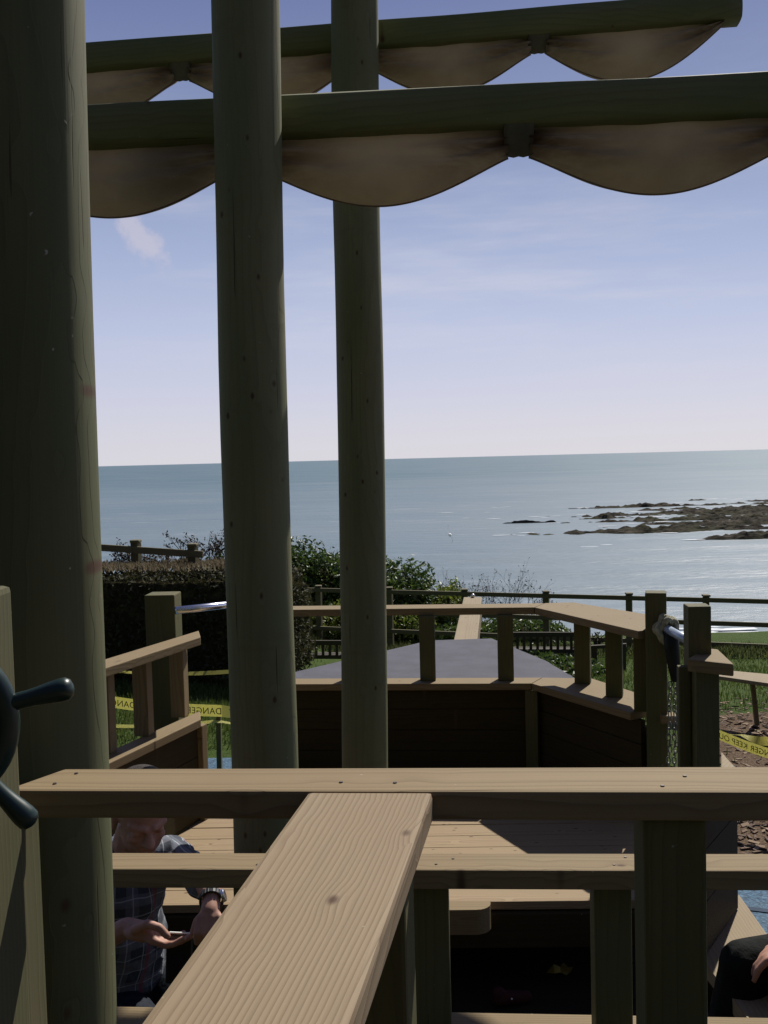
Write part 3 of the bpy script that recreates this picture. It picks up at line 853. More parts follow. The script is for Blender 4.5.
tag(finish(bm, 'ground', ground_mat(), None, I4, smooth=True), kind='structure')
def rub():
    m, nt, b, out = newmat('blue_rubber_crumb'); g = N(nt)
    tc = g.n('ShaderNodeTexCoord').outputs['Object']
    vo = g.n('ShaderNodeTexVoronoi'); g.l(tc, vo.inputs['Vector']); vo.inputs['Scale'].default_value = 55
    sc_ = g.n('ShaderNodeSeparateColor'); g.l(vo.outputs['Color'], sc_.inputs[0])
    big = g.noise(tc, 2.5, 4, .6)
    c = g.ramp(sc_.outputs[0], [(0, (.012, .04, .072)), (.5, (.024, .076, .136)), (1, (.064, .144, .216))])
    c = g.mix(g.smooth(big, .3, .7, 0, .35), c, (.07, .13, .17))
    g.l(c, b.inputs['Base Color']); b.inputs['Roughness'].default_value = .85
    g.bump(vo.outputs['Distance'], .6, .01, b)
    return m
RUB = rub()
sf = plan('safety_surface', [(-3.5, -3), (4.5, -3), (4.3, 5.2), (2.75, 6.72), (1.8, 7.7), (.2, 8.7), (-1.3, 9.75), (-2.6, 9.8), (-3.4, 8.5)], GND+.09, .14, RUB, None, bevel=.02)
tag(sf, kind='structure')
ln = PZ(735, 908.5, GND+.095); ln2 = PZ(768, 912.5, GND+.095)
d_ = (ln2-ln).normalized()
seam = plan('surface_seam', [(ln.x-d_.x*1.5, ln.y-d_.y*1.5), (ln2.x+d_.x*2, ln2.y+d_.y*2), (ln2.x+d_.x*2, ln2.y+d_.y*2+.055), (ln.x-d_.x*1.5, ln.y-d_.y*1.5+.055)], GND+.096, .004, simple('dark_blue_rubber', (.012, .035, .07), .8), None, bevel=0)
tag(seam, kind='structure')

# leaf helpers -------------------------------------------------
def leaves(name, centers, m, parent, size=(.03, .06), flat=False):
    vs, fs = [], []
    for c in centers:
        s = random.uniform(*size)
        n = Vector((random.gauss(0, 1), random.gauss(0, 1), random.gauss(0, 1)+.5)).normalized()
        a = n.orthogonal().normalized(); a.rotate(Matrix.Rotation(random.uniform(0, 6.28), 3, n)); b = n.cross(a)
        i = len(vs)
        vs += [c-a*s, c-b*s*.42+n*s*.08, c+a*s, c+b*s*.42+n*s*.08]; fs.append((i, i+1, i+2, i+3))
    me = bpy.data.meshes.new(name); me.from_pydata([tuple(v) for v in vs], [], fs)
    o = link(name, me, m, parent)
    if parent is not None: o.matrix_parent_inverse = WORLD[parent.name].inverted()
    WORLD[o.name] = I4.copy(); return o
def leafmat(name, c1, c2, gloss=.45, tr=.35):
    m, nt, b, out = newmat(name); g = N(nt)
    geo = g.n('ShaderNodeNewGeometry'); r_ = geo.outputs['Random Per Island']
    c = g.mix(r_, c1, c2); g.l(c, b.inputs['Base Color']); b.inputs['Roughness'].default_value = gloss
    b.inputs['Specular IOR Level'].default_value = .5
    t = g.n('ShaderNodeBsdfTranslucent'); g.l(c, t.inputs[0]); mx = g.n('ShaderNodeMixShader'); mx.inputs[0].default_value = tr
    g.l(b.outputs[0], mx.inputs[1]); g.l(t.outputs[0], mx.inputs[2]); g.l(mx.outputs[0], out.inputs[0]); return m
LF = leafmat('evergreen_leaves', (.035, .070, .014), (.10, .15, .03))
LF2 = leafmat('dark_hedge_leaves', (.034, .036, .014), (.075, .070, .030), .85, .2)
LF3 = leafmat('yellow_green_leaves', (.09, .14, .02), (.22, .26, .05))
GRASS = leafmat('grass_blades', (.04, .07, .012), (.11, .14, .032), .6, .35)
DRY = leafmat('dry_grass', (.12, .10, .055), (.28, .23, .15), .8, .3)
TWIG = simple('bare_twigs', (.085, .065, .045), .9)

def blades(name, pts, m, h=(.03, .08), w=.006, lean=.5, kind='stuff'):
    vs, fs = [], []
    for p in pts:
        hh = random.uniform(*h); a = random.uniform(0, 6.28); d = Vector((math.cos(a), math.sin(a), 0)); s = Vector((-d.y, d.x, 0))*w
        i = len(vs); t = p+d*hh*lean*random.random()+Vector((0, 0, hh))
        mid = p.lerp(t, .5)+Vector((0, 0, hh*.1))
        vs += [p-s, p+s, mid+s*.8, t, mid-s*.8]; fs.append((i, i+1, i+2, i+3, i+4))
    me = bpy.data.meshes.new(name); me.from_pydata([tuple(v) for v in vs], [], fs)
    return tag(link(name, me, m), kind=kind)
pts = []
while len(pts) < 42000:
    if random.random() < .45: x, y = random.uniform(-6, -1.2), random.uniform(8.5, 14.5)
    elif random.random() < .85: x, y = random.uniform(2.2, 10), random.uniform(8.5, 21)
    else: x, y = random.uniform(-3, 4), random.uniform(10, 20)
    if math.hypot((x-4.4)/1.9, (y-9.9)/2.2) < .85+.3*noise.noise(Vector((x*2, y*2, 0))) and random.random() < .97: continue
    if x < -1 and y < 10.3 and x > -3.2: continue
    if x < 2.6 and y < 9.4: continue
    pts.append(Vector((x, y, gz(x, y)-.005)))
blades('grass', pts, GRASS, (.03, .09), .007)
# fence-foot strip of longer grass
fl = lambda x: 23.57-.385*(x+2.27)
pts = []
for i in range(14000):
    x = random.uniform(-3, 12); y = fl(x)+random.gauss(-.1, .45); pts.append(Vector((x, y, gz(x, y)-.02)))
blades('long_grass', pts, leafmat('long_grass_blades', (.07, .10, .03), (.20, .22, .08), .7, .3), (.08, .26), .011, .7)
# bark chips on the bare soil
bm = bmesh.new()
for i in range(2600):
    x, y = (random.uniform(2.2, 5), random.uniform(6.8, 8.6)) if i % 2 else (random.gauss(4.3, .9), random.gauss(9.8, 1.1))
    Mx = Matrix.Translation((x, y, gz(x, y)+.012)) @ Matrix.Rotation(random.uniform(0, 6.28), 4, 'Z') @ Matrix.Rotation(random.gauss(0, .4), 4, 'X') @ Matrix.Diagonal((random.uniform(.03, .09), random.uniform(.012, .03), .008, 1))
    bmesh.ops.create_cube(bm, size=1, matrix=Mx)
def chipmat():
    m, nt, b, out = newmat('bark_chips'); g = N(nt); geo = g.n('ShaderNodeNewGeometry')
    g.l(g.ramp(geo.outputs['Random Per Island'], [(0, (.05, .03, .018)), (.5, (.14, .09, .055)), (1, (.32, .23, .15))]), b.inputs['Base Color']); b.inputs['Roughness'].default_value = .9; return m
tag(finish(bm, 'bark_chips', chipmat(), None, I4), kind='stuff')

# ================================================================= hedge on the left
def shrub(name, label, cat, cx, cy, zb, zt, wx, wy, nleaf, m, group=None, size=(.03, .06), stems=7, lump=.35, seed=0, boxy=False, core=True):
    t = reg(thing(name, label, cat, (cx, cy, zb), group)); H = zt-zb
    cs = []
    while len(cs) < nleaf:
        a = random.uniform(0, 6.283); 
        if boxy:
            x, y, z = random.uniform(-1, 1), random.uniform(-1, 1), random.random()
            # keep near surface
            e = max(abs(x), abs(y), 2*z-1)
            if e < .72 and random.random() < .8: continue
            n_ = noise.noise(Vector((x*wx*1.3+seed, z*3, y*wy*1.3)))
            if e > .92+.12*n_: continue
            p = Vector((cx+x*wx, cy+y*wy, zb+z*H*(1+.03*n_)))
        else:
            d = Vector((random.gauss(0, 1), random.gauss(0, 1), random.gauss(0, 1))).normalized()
            n_ = noise.noise(d*1.9+Vector((seed, 0, 0)))+.6*noise.noise(d*4.5+Vector((0, seed, 0)))
            rr = (1+lump*n_)*random.uniform(.55, 1.02)**.6
            if rr < .62: rr = random.uniform(.62, 1)
            p = Vector((cx+d.x*wx*rr, cy+d.y*wy*rr, zb+H*.45+d.z*H*.55*rr))
            if p.z < zb: p.z = zb+random.random()*.2*H
        cs.append(p)
    leaves('foliage_and_seed_heads', cs, m, t, size)
    bm = bmesh.new()
    for i in range(stems):
        a = random.uniform(0, 6.28); r_ = random.random()*.8
        tube([(cx+(random.random()-.5)*wx*.5, cy, zb-.05), (cx+math.cos(a)*wx*r_*.5, cy+math.sin(a)*wy*r_*.5, zb+H*.45), (cx+math.cos(a)*wx*r_, cy+math.sin(a)*wy*r_, zb+H*.92)], [.03, .018, .006], 5, bm=bm)
    finish(bm, 'stem', TWIG, t, I4, smooth=True)
    if core:   # dense inner twigs and dead leaves
        bm = bmesh.new()
        if boxy: bmesh.ops.create_cube(bm, size=1, matrix=Matrix.Translation((cx, cy, zb+H*.46)) @ Matrix.Diagonal((wx*1.75, wy*1.6, H*.86, 1)))
        else: bmesh.ops.create_icosphere(bm, subdivisions=3, radius=1, matrix=Matrix.Translation((cx, cy, zb+H*.42)) @ Matrix.Diagonal((wx*.66, wy*.66, H*.40, 1)))
        if boxy: bmesh.ops.subdivide_edges(bm, edges=bm.edges[:], cuts=12, use_grid_fill=True)
        for v in bm.verts: v.co += Vector((1, 1, 1))*0+v.normal*0+Vector([.06*noise.noise(v.co*2.1+Vector((k*9, 0, 0))) for k in range(3)])
        finish(bm, 'dense_twigs', INNER, t, I4, smooth=True)
    return t
INNER = simple('inner_twig_mass', (.045, .040, .022), 1.0, 0, var=.5, scale=10, bump=1, bs=12)
# dark hedge bank, about 15 m away
hz0 = PY(165, 668, 14.2).z
shrub('hedge', 'dark clipped hedge bank on the left with dry grass along its sunlit top', 'hedge', -3.75, 14.7, -3.06, PY(165, 571, 14.4).z+.02, 2.75, .75, 30000, LF2, size=(.025, .055), boxy=True, seed=3)
pts = []
for i in range(7000):
    x = random.uniform(-6.2, -1.5); y = random.gauss(14.9, .25); pts.append(Vector((x, y, PY(165, 569, 14.6).z+.02*noise.noise(Vector((x*3, y, 0))))))
blades('dry_grass', pts, DRY, (.02, .10), .010, 1.2)

def bare_shrub(label, cx, cy, zb, H, spread, n, group, seed, buds=True, dens=3):
    random.seed(seed)
    t = reg(thing('bare_shrub', label, 'shrub', (cx, cy, zb), group)); bm = bmesh.new(); tips = []
    def grow(p, d, L, r, lev):
        q = p+d*L; mid = p.lerp(q, .5)+Vector((random.gauss(0, .05), random.gauss(0, .05), 0))*L
        tube([p, mid, q], [r, r*.8, r*.6], 4, bm=bm)
        if lev == 0: tips.append(q); return
        for k in range(dens):
            dd = (d+Vector((random.gauss(0, .45), random.gauss(0, .45), random.gauss(.1, .25)))).normalized()
            grow(q if k else mid, dd, L*random.uniform(.5, .8), r*.6, lev-1)
    for i in range(n):
        a = random.uniform(-1, 1)*spread
        d = Vector((random.gauss(0, .25)+a*.3, random.gauss(0, .2), 1)).normalized()
        grow(Vector((cx+a, cy+random.gauss(0, .15), zb)), d, H*.42*random.uniform(.7, 1.1), .011, 3)
    finish(bm, 'branches', TWIG, t, I4)
    if buds: leaves('foliage_and_seed_heads', [q+Vector((random.gauss(0, .02), random.gauss(0, .02), random.gauss(0, .02))) for q in tips for _ in range(2)], TWIG, t, (.015, .035))  # these are seed heads at the twig tips
    return t
GB = 'bare shrubs along the cliff edge'
zt = PY(165, 562, 15).z
bare_shrub('leafless twiggy shrub rising above the left hedge beside the middle mast', PY(208, 560, 15.6).x, 15.6, zt-.25, .78, .42, 11, GB, 21)
bare_shrub('low leafless shrub behind the broken left fence, close to the nearest mast', PY(125, 560, 15.4).x, 15.4, zt-.25, .50, .25, 6, GB, 22)
bare_shrub('thin leafless twigs below the left fence rail', PY(160, 560, 15.6).x, 15.6, zt-.25, .45, .3, 7, GB, 23)
bare_shrub('fine upright twigs beyond the fence, just left of the bowsprit', PY(432, 600, 25).x, 25, -4.6, 1.75, .75, 13, GB, 24)
bare_shrub('wide fine-twigged bush beyond the fence, right of the bowsprit', PY(488, 600, 25).x, 25, -4.6, 1.65, .8, 15, GB, 25)
bare_shrub('sparse low twigs behind the fence near its second post', PY(532, 600, 24.5).x, 24.5, -4.6, 1.3, .6, 8, GB, 26)
random.seed(11)
# ---- evergreen bushes beyond the post-and-rail fence
GE = 'evergreen bushes on the cliff edge'
def bush(x, ytop, Y, wx, n, m, lab, seed, zb=None):
    c = PY(x, ytop, Y); shrub('evergreen_bush', lab, 'bush', c.x, Y, (gz(c.x, Y) if zb is None else zb)-.05, c.z, wx, .9, n, m, GE, (.04, .085), seed=seed)
bush(305, 545, 25.2, 1.35, 9000, LF, 'tall dark green bush between the middle and farthest masts', 1.5)
bush(252, 548, 25.4, 1.3, 5000, LF, 'dark green bush mostly behind the middle mast', 2.5)
bush(356, 552, 25.5, 1.2, 7000, LF, 'rounded evergreen bush behind the farthest mast', 4.5)
bush(400, 562, 25.0, 1.0, 6000, LF, 'medium green bush just right of the farthest mast', 6.5)
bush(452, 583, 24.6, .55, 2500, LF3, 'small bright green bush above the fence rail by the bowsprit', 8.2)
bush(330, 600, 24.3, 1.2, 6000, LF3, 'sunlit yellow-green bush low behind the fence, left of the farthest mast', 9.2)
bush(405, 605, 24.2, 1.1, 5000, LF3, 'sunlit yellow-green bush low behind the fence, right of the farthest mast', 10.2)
bush(520, 618, 23.8, 1.2, 4000, LF, 'low leafy bush behind the right slatted bench', 12.2)
bush(460, 622, 23.6, 1.1, 4000, LF, 'low leafy bush behind the bowsprit', 13.2)

bush(548, 658, 16.9, 1.0, 3500, LF, 'low dark shrub in front of the right slatted bench', 15.2)

# ================================================================= fences
def fence(label, posts, ztop, zbot, rails, thick=.085, ext_=(0, 0), stub=.0):
    a, b = Vector(posts[0]), Vector(posts[-1])
    t = reg(thing('fence', label, 'fence', (a.x, a.y, zbot(a)), None))
    d = (b-a); d.z = 0; d.normalize()
    for p in posts:
        p = Vector(p)
        post('post', p.x, p.y, zbot(p)-.2, ztop(p)+.03, .13, W_FENCE, t, yaw=R(-20), d=.11, bevel=.01)
        plan('post_cap', [(p.x-.078, p.y-.08), (p.x+.07, p.y-.09), (p.x+.078, p.y+.07), (p.x-.07, p.y+.08)], ztop(p)+.072, .042, W_FENCE, t, bevel=.015)
    for dz in rails:
        p = [Vector((*(a-d*ext_[0]).xy, 0))]+[Vector((*Vector(q).xy, 0)) for q in posts[1:-1]]+[Vector((*(b+d*ext_[1]).xy, 0))]
        for i in range(len(p)-1):
            q0, q1 = p[i].copy(), p[i+1].copy()
            n_ = Vector((d.y, -d.x, 0))*.075
            q0.z = ztop(q0)-dz; q1.z = ztop(q1)-dz
            beam('rail', q0+n_, q1+n_, .05, thick, W_FENCE, t, bevel=.008)
    return t
fx = [-4.9+i*1.66 for i in range(12)]
fposts = [(x, fl(x), 0) for x in fx]
# line up the three posts seen over the bow rail
for i, px in ((5, 546), (6, 629), (7, 706)):
    for _ in range(4):
        yv = fl(fposts[i][0]); fposts[i] = (PY(px, 600, yv).x, yv, 0)
fence('dark post-and-rail fence along the cliff edge, three rails with capped posts', fposts[1:], lambda p: -2.99, lambda p: gz(p.x, p.y), (.03, .50, .93), thick=.095, ext_=(.4, 2))
lf0, lf1 = PY(102, 546, 15.5), PY(206, 553, 15.0)
lp0, lp1 = PY(136, 548, 15.33), PY(193, 552, 15.06)
lz_ = lambda p: lf0.z+(p.x-lf0.x)/(lf1.x-lf0.x)*(lf1.z-lf0.z)
lm = lp0-(lp1-lp0)
fence('short broken end of post-and-rail fence above the left hedge', [lm, lp0, lp1], lambda p: lz_(p)+.06, lambda p: -3.1, (.075,), thick=.105, ext_=(0, .20))

# ================================================================= benches, table
W_BENCH = wood('bench_timber', (.07, .06, .04), (.03, .026, .016), ring=60)
def bench(label, xl, xr, ybot, Y, top, yaw=0):
    a, b = PY(xl, ybot, Y), PY(xr, ybot, Y); c = (a+b)/2; zb = gz(c.x, c.y)
    t = reg(thing('slatted_bench', label, 'bench', (c.x, c.y, zb), 'slatted benches facing the sea')); w = (b-a).length/2
    d = Vector((math.cos(yaw), math.sin(yaw), 0)); f_ = Vector((-d.y, d.x, 0))
    P = lambda x, y, z: Vector((c.x, c.y, zb))+d*x+f_*y+Vector((0, 0, z))
    hgt = top-zb
    beam('top_rail', P(-w, 0, hgt-.04), P(w, 0, hgt-.04), .05, .08, W_BENCH, t)
    beam('back_rail', P(-w, 0, hgt*.52), P(w, 0, hgt*.52), .045, .07, W_BENCH, t)
    n = int(2*w/.115)
    for i in range(n+1):
        x = -w+2*w*i/n; beam('back_slat', P(x, 0, hgt*.5), P(x, 0, hgt-.05), .02, .05, W_BENCH, t, up=d, bevel=.003)
    for s in (-1, 1):
        beam('leg', P(s*w, 0, -.05), P(s*w, 0, hgt), .07, .07, W_BENCH, t, up=d); beam('leg', P(s*w, .5, -.05), P(s*w, .5, hgt*.68), .07, .07, W_BENCH, t, up=d)
        beam('arm_rest', P(s*w, -.02, hgt*.7), P(s*w, .55, hgt*.7), .08, .03, W_BENCH, t)
    for i in range(4): beam('seat_slat', P(-w, .08+i*.12, hgt*.48), P(w, .08+i*.12, hgt*.48), .09, .025, W_BENCH, t)
    return t
bench('dark slatted bench left of the farthest mast, seen from behind over the grey deck', 268, 345, 672, 17.5, PY(320, 640, 17.5).z, R(-8))
bench('dark slatted bench right of the bowsprit, seen from behind under the bow rail', 505, 578, 678, 17.6, PY(545, 632, 17.6).z, R(-8))
# plain end frame of another seat
e0 = PY(594, 646, 17.5)
t = reg(thing('bench_end', 'dark end post with sloping arm between the right bow balusters', 'bench', (e0.x, 17.5, gz(e0.x, 17.5))))
beam('leg', (e0.x, 17.5, gz(e0.x, 17.5)-.05), (e0.x, 17.5, e0.z), .09, .09, W_BENCH, t, up=(1, 0, 0)); beam('arm_rest', (e0.x-.12, 17.4, e0.z-.0), (e0.x+.5, 17.2, e0.z+.06), .08, .06, W_BENCH, t)
beam('leg', (e0.x+.45, 17.2, gz(e0.x, 17.2)-.05), (e0.x+.45, 17.2, e0.z+.04), .07, .07, W_BENCH, t, up=(1, 0, 0))
# table board at the right
zt_ = -2.44
c0, c1, c2, c3 = PZ(731, 670, zt_), PZ(731, 674, zt_), PZ(768, 680, zt_), PZ(768, 671, zt_)
t = reg(thing('picnic_table', 'pale plank table on the grass at the far right with one thin dark leg showing', 'table', (4.6, 10.6, GND)))
dx = c2-c1; dx.z = 0
plan('table_top', [(c1.x-.5, c1.y+.25), (c2.x+dx.x*2, c2.y+dx.y*2-.1), (c3.x+dx.x*2, c3.y+dx.y*2+.1), (c0.x-.5, c0.y+.3)], zt_, .04, W_PALE, t)
lg = PY(754, 690, 10.75); lg2 = PY(757, 733, 10.75)
beam('leg', (lg.x-.02, 10.75, zt_-.04), (lg2.x, 10.72, gz(lg2.x, 10.7)-.1), .045, .045, W_FENCE, t, up=(1, 0, 0)); beam('leg', (lg.x+1.5, 10.6, zt_-.04), (lg.x+1.5, 10.6, GND-.05), .07, .05, W_FENCE, t, up=(1, 0, 0))

# ================================================================= warning tape
def tapemat():
    m, nt, b, out = newmat('yellow_tape'); g = N(nt)
    b.inputs['Base Color'].default_value = (.60, .57, .17, 1); b.inputs['Roughness'].default_value = .4
    tr = g.n('ShaderNodeBsdfTranslucent'); tr.inputs[0].default_value = (.60, .57, .17, 1)
    mx = g.n('ShaderNodeMixShader'); mx.inputs[0].default_value = .4
    g.l(b.outputs[0], mx.inputs[1]); g.l(tr.outputs[0], mx.inputs[2]); g.l(mx.outputs[0], out.inputs[0]); return m
TAPE = tapemat(); INK = simple('black_ink', (.01, .01, .008), .6)
def tape(label, pts, w, twist=None, text=None, group='yellow warning tape round the play area', mirror=True, tsize=.075):
    pts = [Vector(p) for p in pts]
    t = reg(thing('warning_tape', label, 'tape', pts[0], group))
    n = 60; bm = bmesh.new(); rows = []; cps = []
    segl = [(pts[i+1]-pts[i]).length for i in range(len(pts)-1)]; T = sum(segl)
    for i in range(n+1):
        s = T*i/n; k = 0
        while k < len(segl)-1 and s > segl[k]: s -= segl[k]; k += 1
        p = pts[k].lerp(pts[k+1], s/segl[k]); p.z -= .05*math.sin(math.pi*s/segl[k])*min(1, segl[k]/2)
        d = (pts[k+1]-pts[k]).normalized()
        a = 0 if twist is None else twist(i/n)
        upv = Vector((0, 0, 1)).cross(d).normalized()*math.sin(a)+Vector((0, 0, 1))*math.cos(a)
        rows.append((bm.verts.new(p+upv*w/2), bm.verts.new(p-upv*w/2))); cps.append(p)
    for i in range(n): bm.faces.new((rows[i][0], rows[i+1][0], rows[i+1][1], rows[i][1]))
    bmesh.ops.solidify(bm, geom=bm.faces[:], thickness=.001)
    finish(bm, 'tape_band', TAPE, t, I4)
    if text:
        cu = bpy.data.curves.new('txt', 'FONT'); cu.body = text; cu.size = tsize; cu.space_character = 1.05; cu.extrude = .0005
        to = bpy.data.objects.new('txt', cu); C.objects.link(to); dg = bpy.context.evaluated_depsgraph_get(); dg.update()
        me = bpy.data.meshes.new_from_object(to.evaluated_get(dg)); bpy.data.objects.remove(to)
        xs_ = [v.co.x for v in me.vertices]; x0, x1 = min(xs_), max(xs_)
        for v in me.vertices:     # bend the lettering along the tape
            u = (v.co.x-x0)/T
            if mirror: u = (x1-v.co.x)/T
            u = min(max(u, 0), .9999); i = int(u*n); f_ = u*n-i
            p = cps[i].lerp(cps[i+1], f_); d = (cps[i+1]-cps[i]).normalized(); nrm = Vector((d.y, -d.x, 0)).normalized()
            v.co = p+Vector((0, 0, v.co.y-tsize*.36))+nrm*(.004+v.co.z)
        lo = link('lettering', me, INK, t); lo.matrix_parent_inverse = WORLD[t.name].inverted(); WORLD[lo.name] = I4.copy()
    return t
def stake(px, pyb, Y, ztop, lab):
    p = PY(px, pyb, Y); zb = gz(p.x, Y)
    o = beam('stake', (p.x, Y, zb-.1), (p.x+.02, Y, ztop), .058, .04, W_POST, None, up=(1, 0, 0)); tag(o, lab, 'stake', 'stakes holding the warning tape'); return p
TX = 'DANGER KEEP OUT   '*5
tape('lettered yellow tape across the left lawn, behind the side railing', [PY(60, 692, 8.4), PY(222, 711, 8.1), PY(330, 716, 8.9)], .098, text=TX)
tape('thin twisted yellow tape below the lettered one on the left lawn', [PY(60, 723, 8.6), PY(219, 721, 8.3), PY(330, 733, 9)], .06, twist=lambda u: 1.35)
tape('far yellow tape along the foot of the left hedge and bow', [PY(90, 669, 13.2), PY(240, 671, 13.0), PY(335, 675, 12.6)], .07, twist=lambda u: 1.1+.2*math.sin(u*9))
tape('lettered yellow tape at the right edge, lower of the two', [PY(715, 733, 8.2), PY(800, 762, 7.6)], .085, text='DANGER KEEP OUT   '*2, tsize=.065)
tape('twisted yellow tape at the right edge above the lettered one', [PY(712, 732, 8.5), PY(742, 735, 8.4), PY(760, 741, 8.3), PY(810, 740, 8.2)], .075, twist=lambda u: .9+.9*math.sin(u*7))
stake(218, 757, 8.35, -2.07, 'weathered stake holding the tape beside the middle mast')
stake(60, 757, 8.5, -1.9, 'stake holding the left end of the tape, behind the nearest mast')
stake(808, 760, 7.8, -2.1, 'stake holding the right hand tapes just outside the view')

# weed by the fence, seen between bow balusters
wp = PY(597, 642, 20.8); random.seed(5)
t = reg(thing('weed', 'small dark weed at the fence foot, framed by the right bow balusters', 'plant', (wp.x, 20.8, wp.z-.25)))
bm = bmesh.new()
for i in range(9): tube([(wp.x, 20.8, wp.z-.35), (wp.x+random.gauss(0, .05), 20.8, wp.z), (wp.x+random.gauss(0, .09), 20.8, wp.z+random.uniform(.05, .22))], [.015, .012, .008], 4, bm=bm)
finish(bm, 'stem', TWIG, t, I4)
leaves('foliage_and_seed_heads', [Vector((wp.x+random.gauss(0, .06), 20.8, wp.z+random.uniform(-.1, .2))) for _ in range(60)], LF2, t, (.02, .05))

# grey lamp-shade shaped hood glimpsed beside the middle mast
hp = PY(226, 636, 9.8)

# gull over the sea
gp = PY(450, 535, 42)
t = reg(thing('gull', 'white gull with dark wing tips flying low over the sea', 'bird', gp))
WH = simple('white_feathers', (.85, .85, .85), .8, var=.03)
bm = bmesh.new(); ell(bm, gp, (.07, .22, .07)); capsule(bm, gp+Vector((0, -.2, .02)), .05, gp+Vector((0, -.28, .03)), .04)
remeshed('body', bm, WH, t, .02, 2)
for s, mt in ((-1, 1), (1, 1)):
    bm = bmesh.new()
    a = [Vector((s*.03, -.10, .0)), Vector((s*.03, .10, 0)), Vector((s*.10, .08, .22*-s)), Vector((s*.10, -.13, .22*-s)), Vector((s*.06, .10, .42*-s)), Vector((s*.05, .02, .42*-s))]
    a = [gp+q for q in a]
    v = [bm.verts.new(q) for q in a]; bm.faces.new((v[0], v[1], v[2], v[3])); bm.faces.new((v[3], v[2], v[4], v[5]))
    bmesh.ops.solidify(bm, geom=bm.faces[:], thickness=.02)
    finish(bm, 'wing', WH if s < 0 else simple('grey_feathers', (.45, .46, .48), .8), t, I4)

# unseen dark bank, added behind the viewer to block sky light
bm = bmesh.new(); g_ = []
for j in range(30):
    row = []
    for i in range(60):
        x = -60+i*2; y = -9-j*1.2; t = j/29
        z = GND-.1+13*min(1, t*1.7)*(1+.0*x)+(.9*noise.noise(Vector((x*.3, y*.3, 0)))+.8*noise.noise(Vector((x*.9, y*.9, 4))))*min(1, t*4)
        row.append(bm.verts.new((x, y, z)))
    g_.append(row)
for j in range(29):
    for i in range(59): bm.faces.new((g_[j][i+1], g_[j][i], g_[j+1][i], g_[j+1][i+1]))
tag(finish(bm, 'sky_block_bank', simple('sky_block_dark', (.018, .024, .008), .95, .05, var=.5, scale=.8, bump=1, bs=2), None, I4, smooth=True), kind='structure')

# ================================================================= sea and reef
SEA = -14.0
def seamat():
    m, nt, b, out = newmat('sea_water'); g = N(nt)
    tc = g.n('ShaderNodeTexCoord').outputs['Object']
    st1 = g.noise(g.mapping(tc, (.010, .035, .02)), 1.0, 6, .62)
    st2 = g.noise(g.mapping(tc, (.10, .30, .1)), 1.0, 5, .6)
    sep = g.n('ShaderNodeSeparateXYZ'); g.l(tc, sep.inputs[0])
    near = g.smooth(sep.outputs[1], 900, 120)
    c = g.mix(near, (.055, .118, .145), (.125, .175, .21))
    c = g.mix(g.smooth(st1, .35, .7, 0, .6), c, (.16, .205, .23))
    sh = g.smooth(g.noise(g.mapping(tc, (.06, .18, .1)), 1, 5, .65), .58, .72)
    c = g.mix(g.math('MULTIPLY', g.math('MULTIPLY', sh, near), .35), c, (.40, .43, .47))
    g.l(c, b.inputs['Base Color'])
    b.inputs['Roughness'].default_value = .42; b.inputs['Specular IOR Level'].default_value = .28; b.inputs['IOR'].default_value = 1.33
    w1 = g.noise(g.mapping(tc, (.35, 1.1, .5)), 1.0, 6, .65)
    w2 = g.noise(g.mapping(tc, (.05, .16, .1)), 1.0, 4, .6)
    h = g.math('ADD', g.math('MULTIPLY', w1, .35), g.math('MULTIPLY', w2, 1.2))
    g.bump(h, .45, 1.0, b)
    return m
bm = bmesh.new()
ysr = [18, 40, 60]+[65+i*1.5 for i in range(60)]+[160, 180, 210, 260, 330, 450, 700, 1200, 3000, 8000, 45000]
prev = None
for y in ysr:
    hw = 60 if y < 30 else y*1.6+60; row = []
    if y > 5000: hw = y*1.3
    for k in range(41):
        x = -hw+2*hw*k/40
        z = SEA
        if 62 < y < 155: z += .18*math.sin((y+.12*x+2*noise.noise(Vector((x*.02, y*.03, 0)))*4)*.42)*min(1, (y-62)/10, (155-y)/10)
        row.append(bm.verts.new((x, y, z)))
    if prev:
        for k in range(40): bm.faces.new((prev[k], prev[k+1], row[k+1], row[k]))
    prev = row
tag(finish(bm, 'sea', seamat(), None, I4, smooth=True), kind='structure')

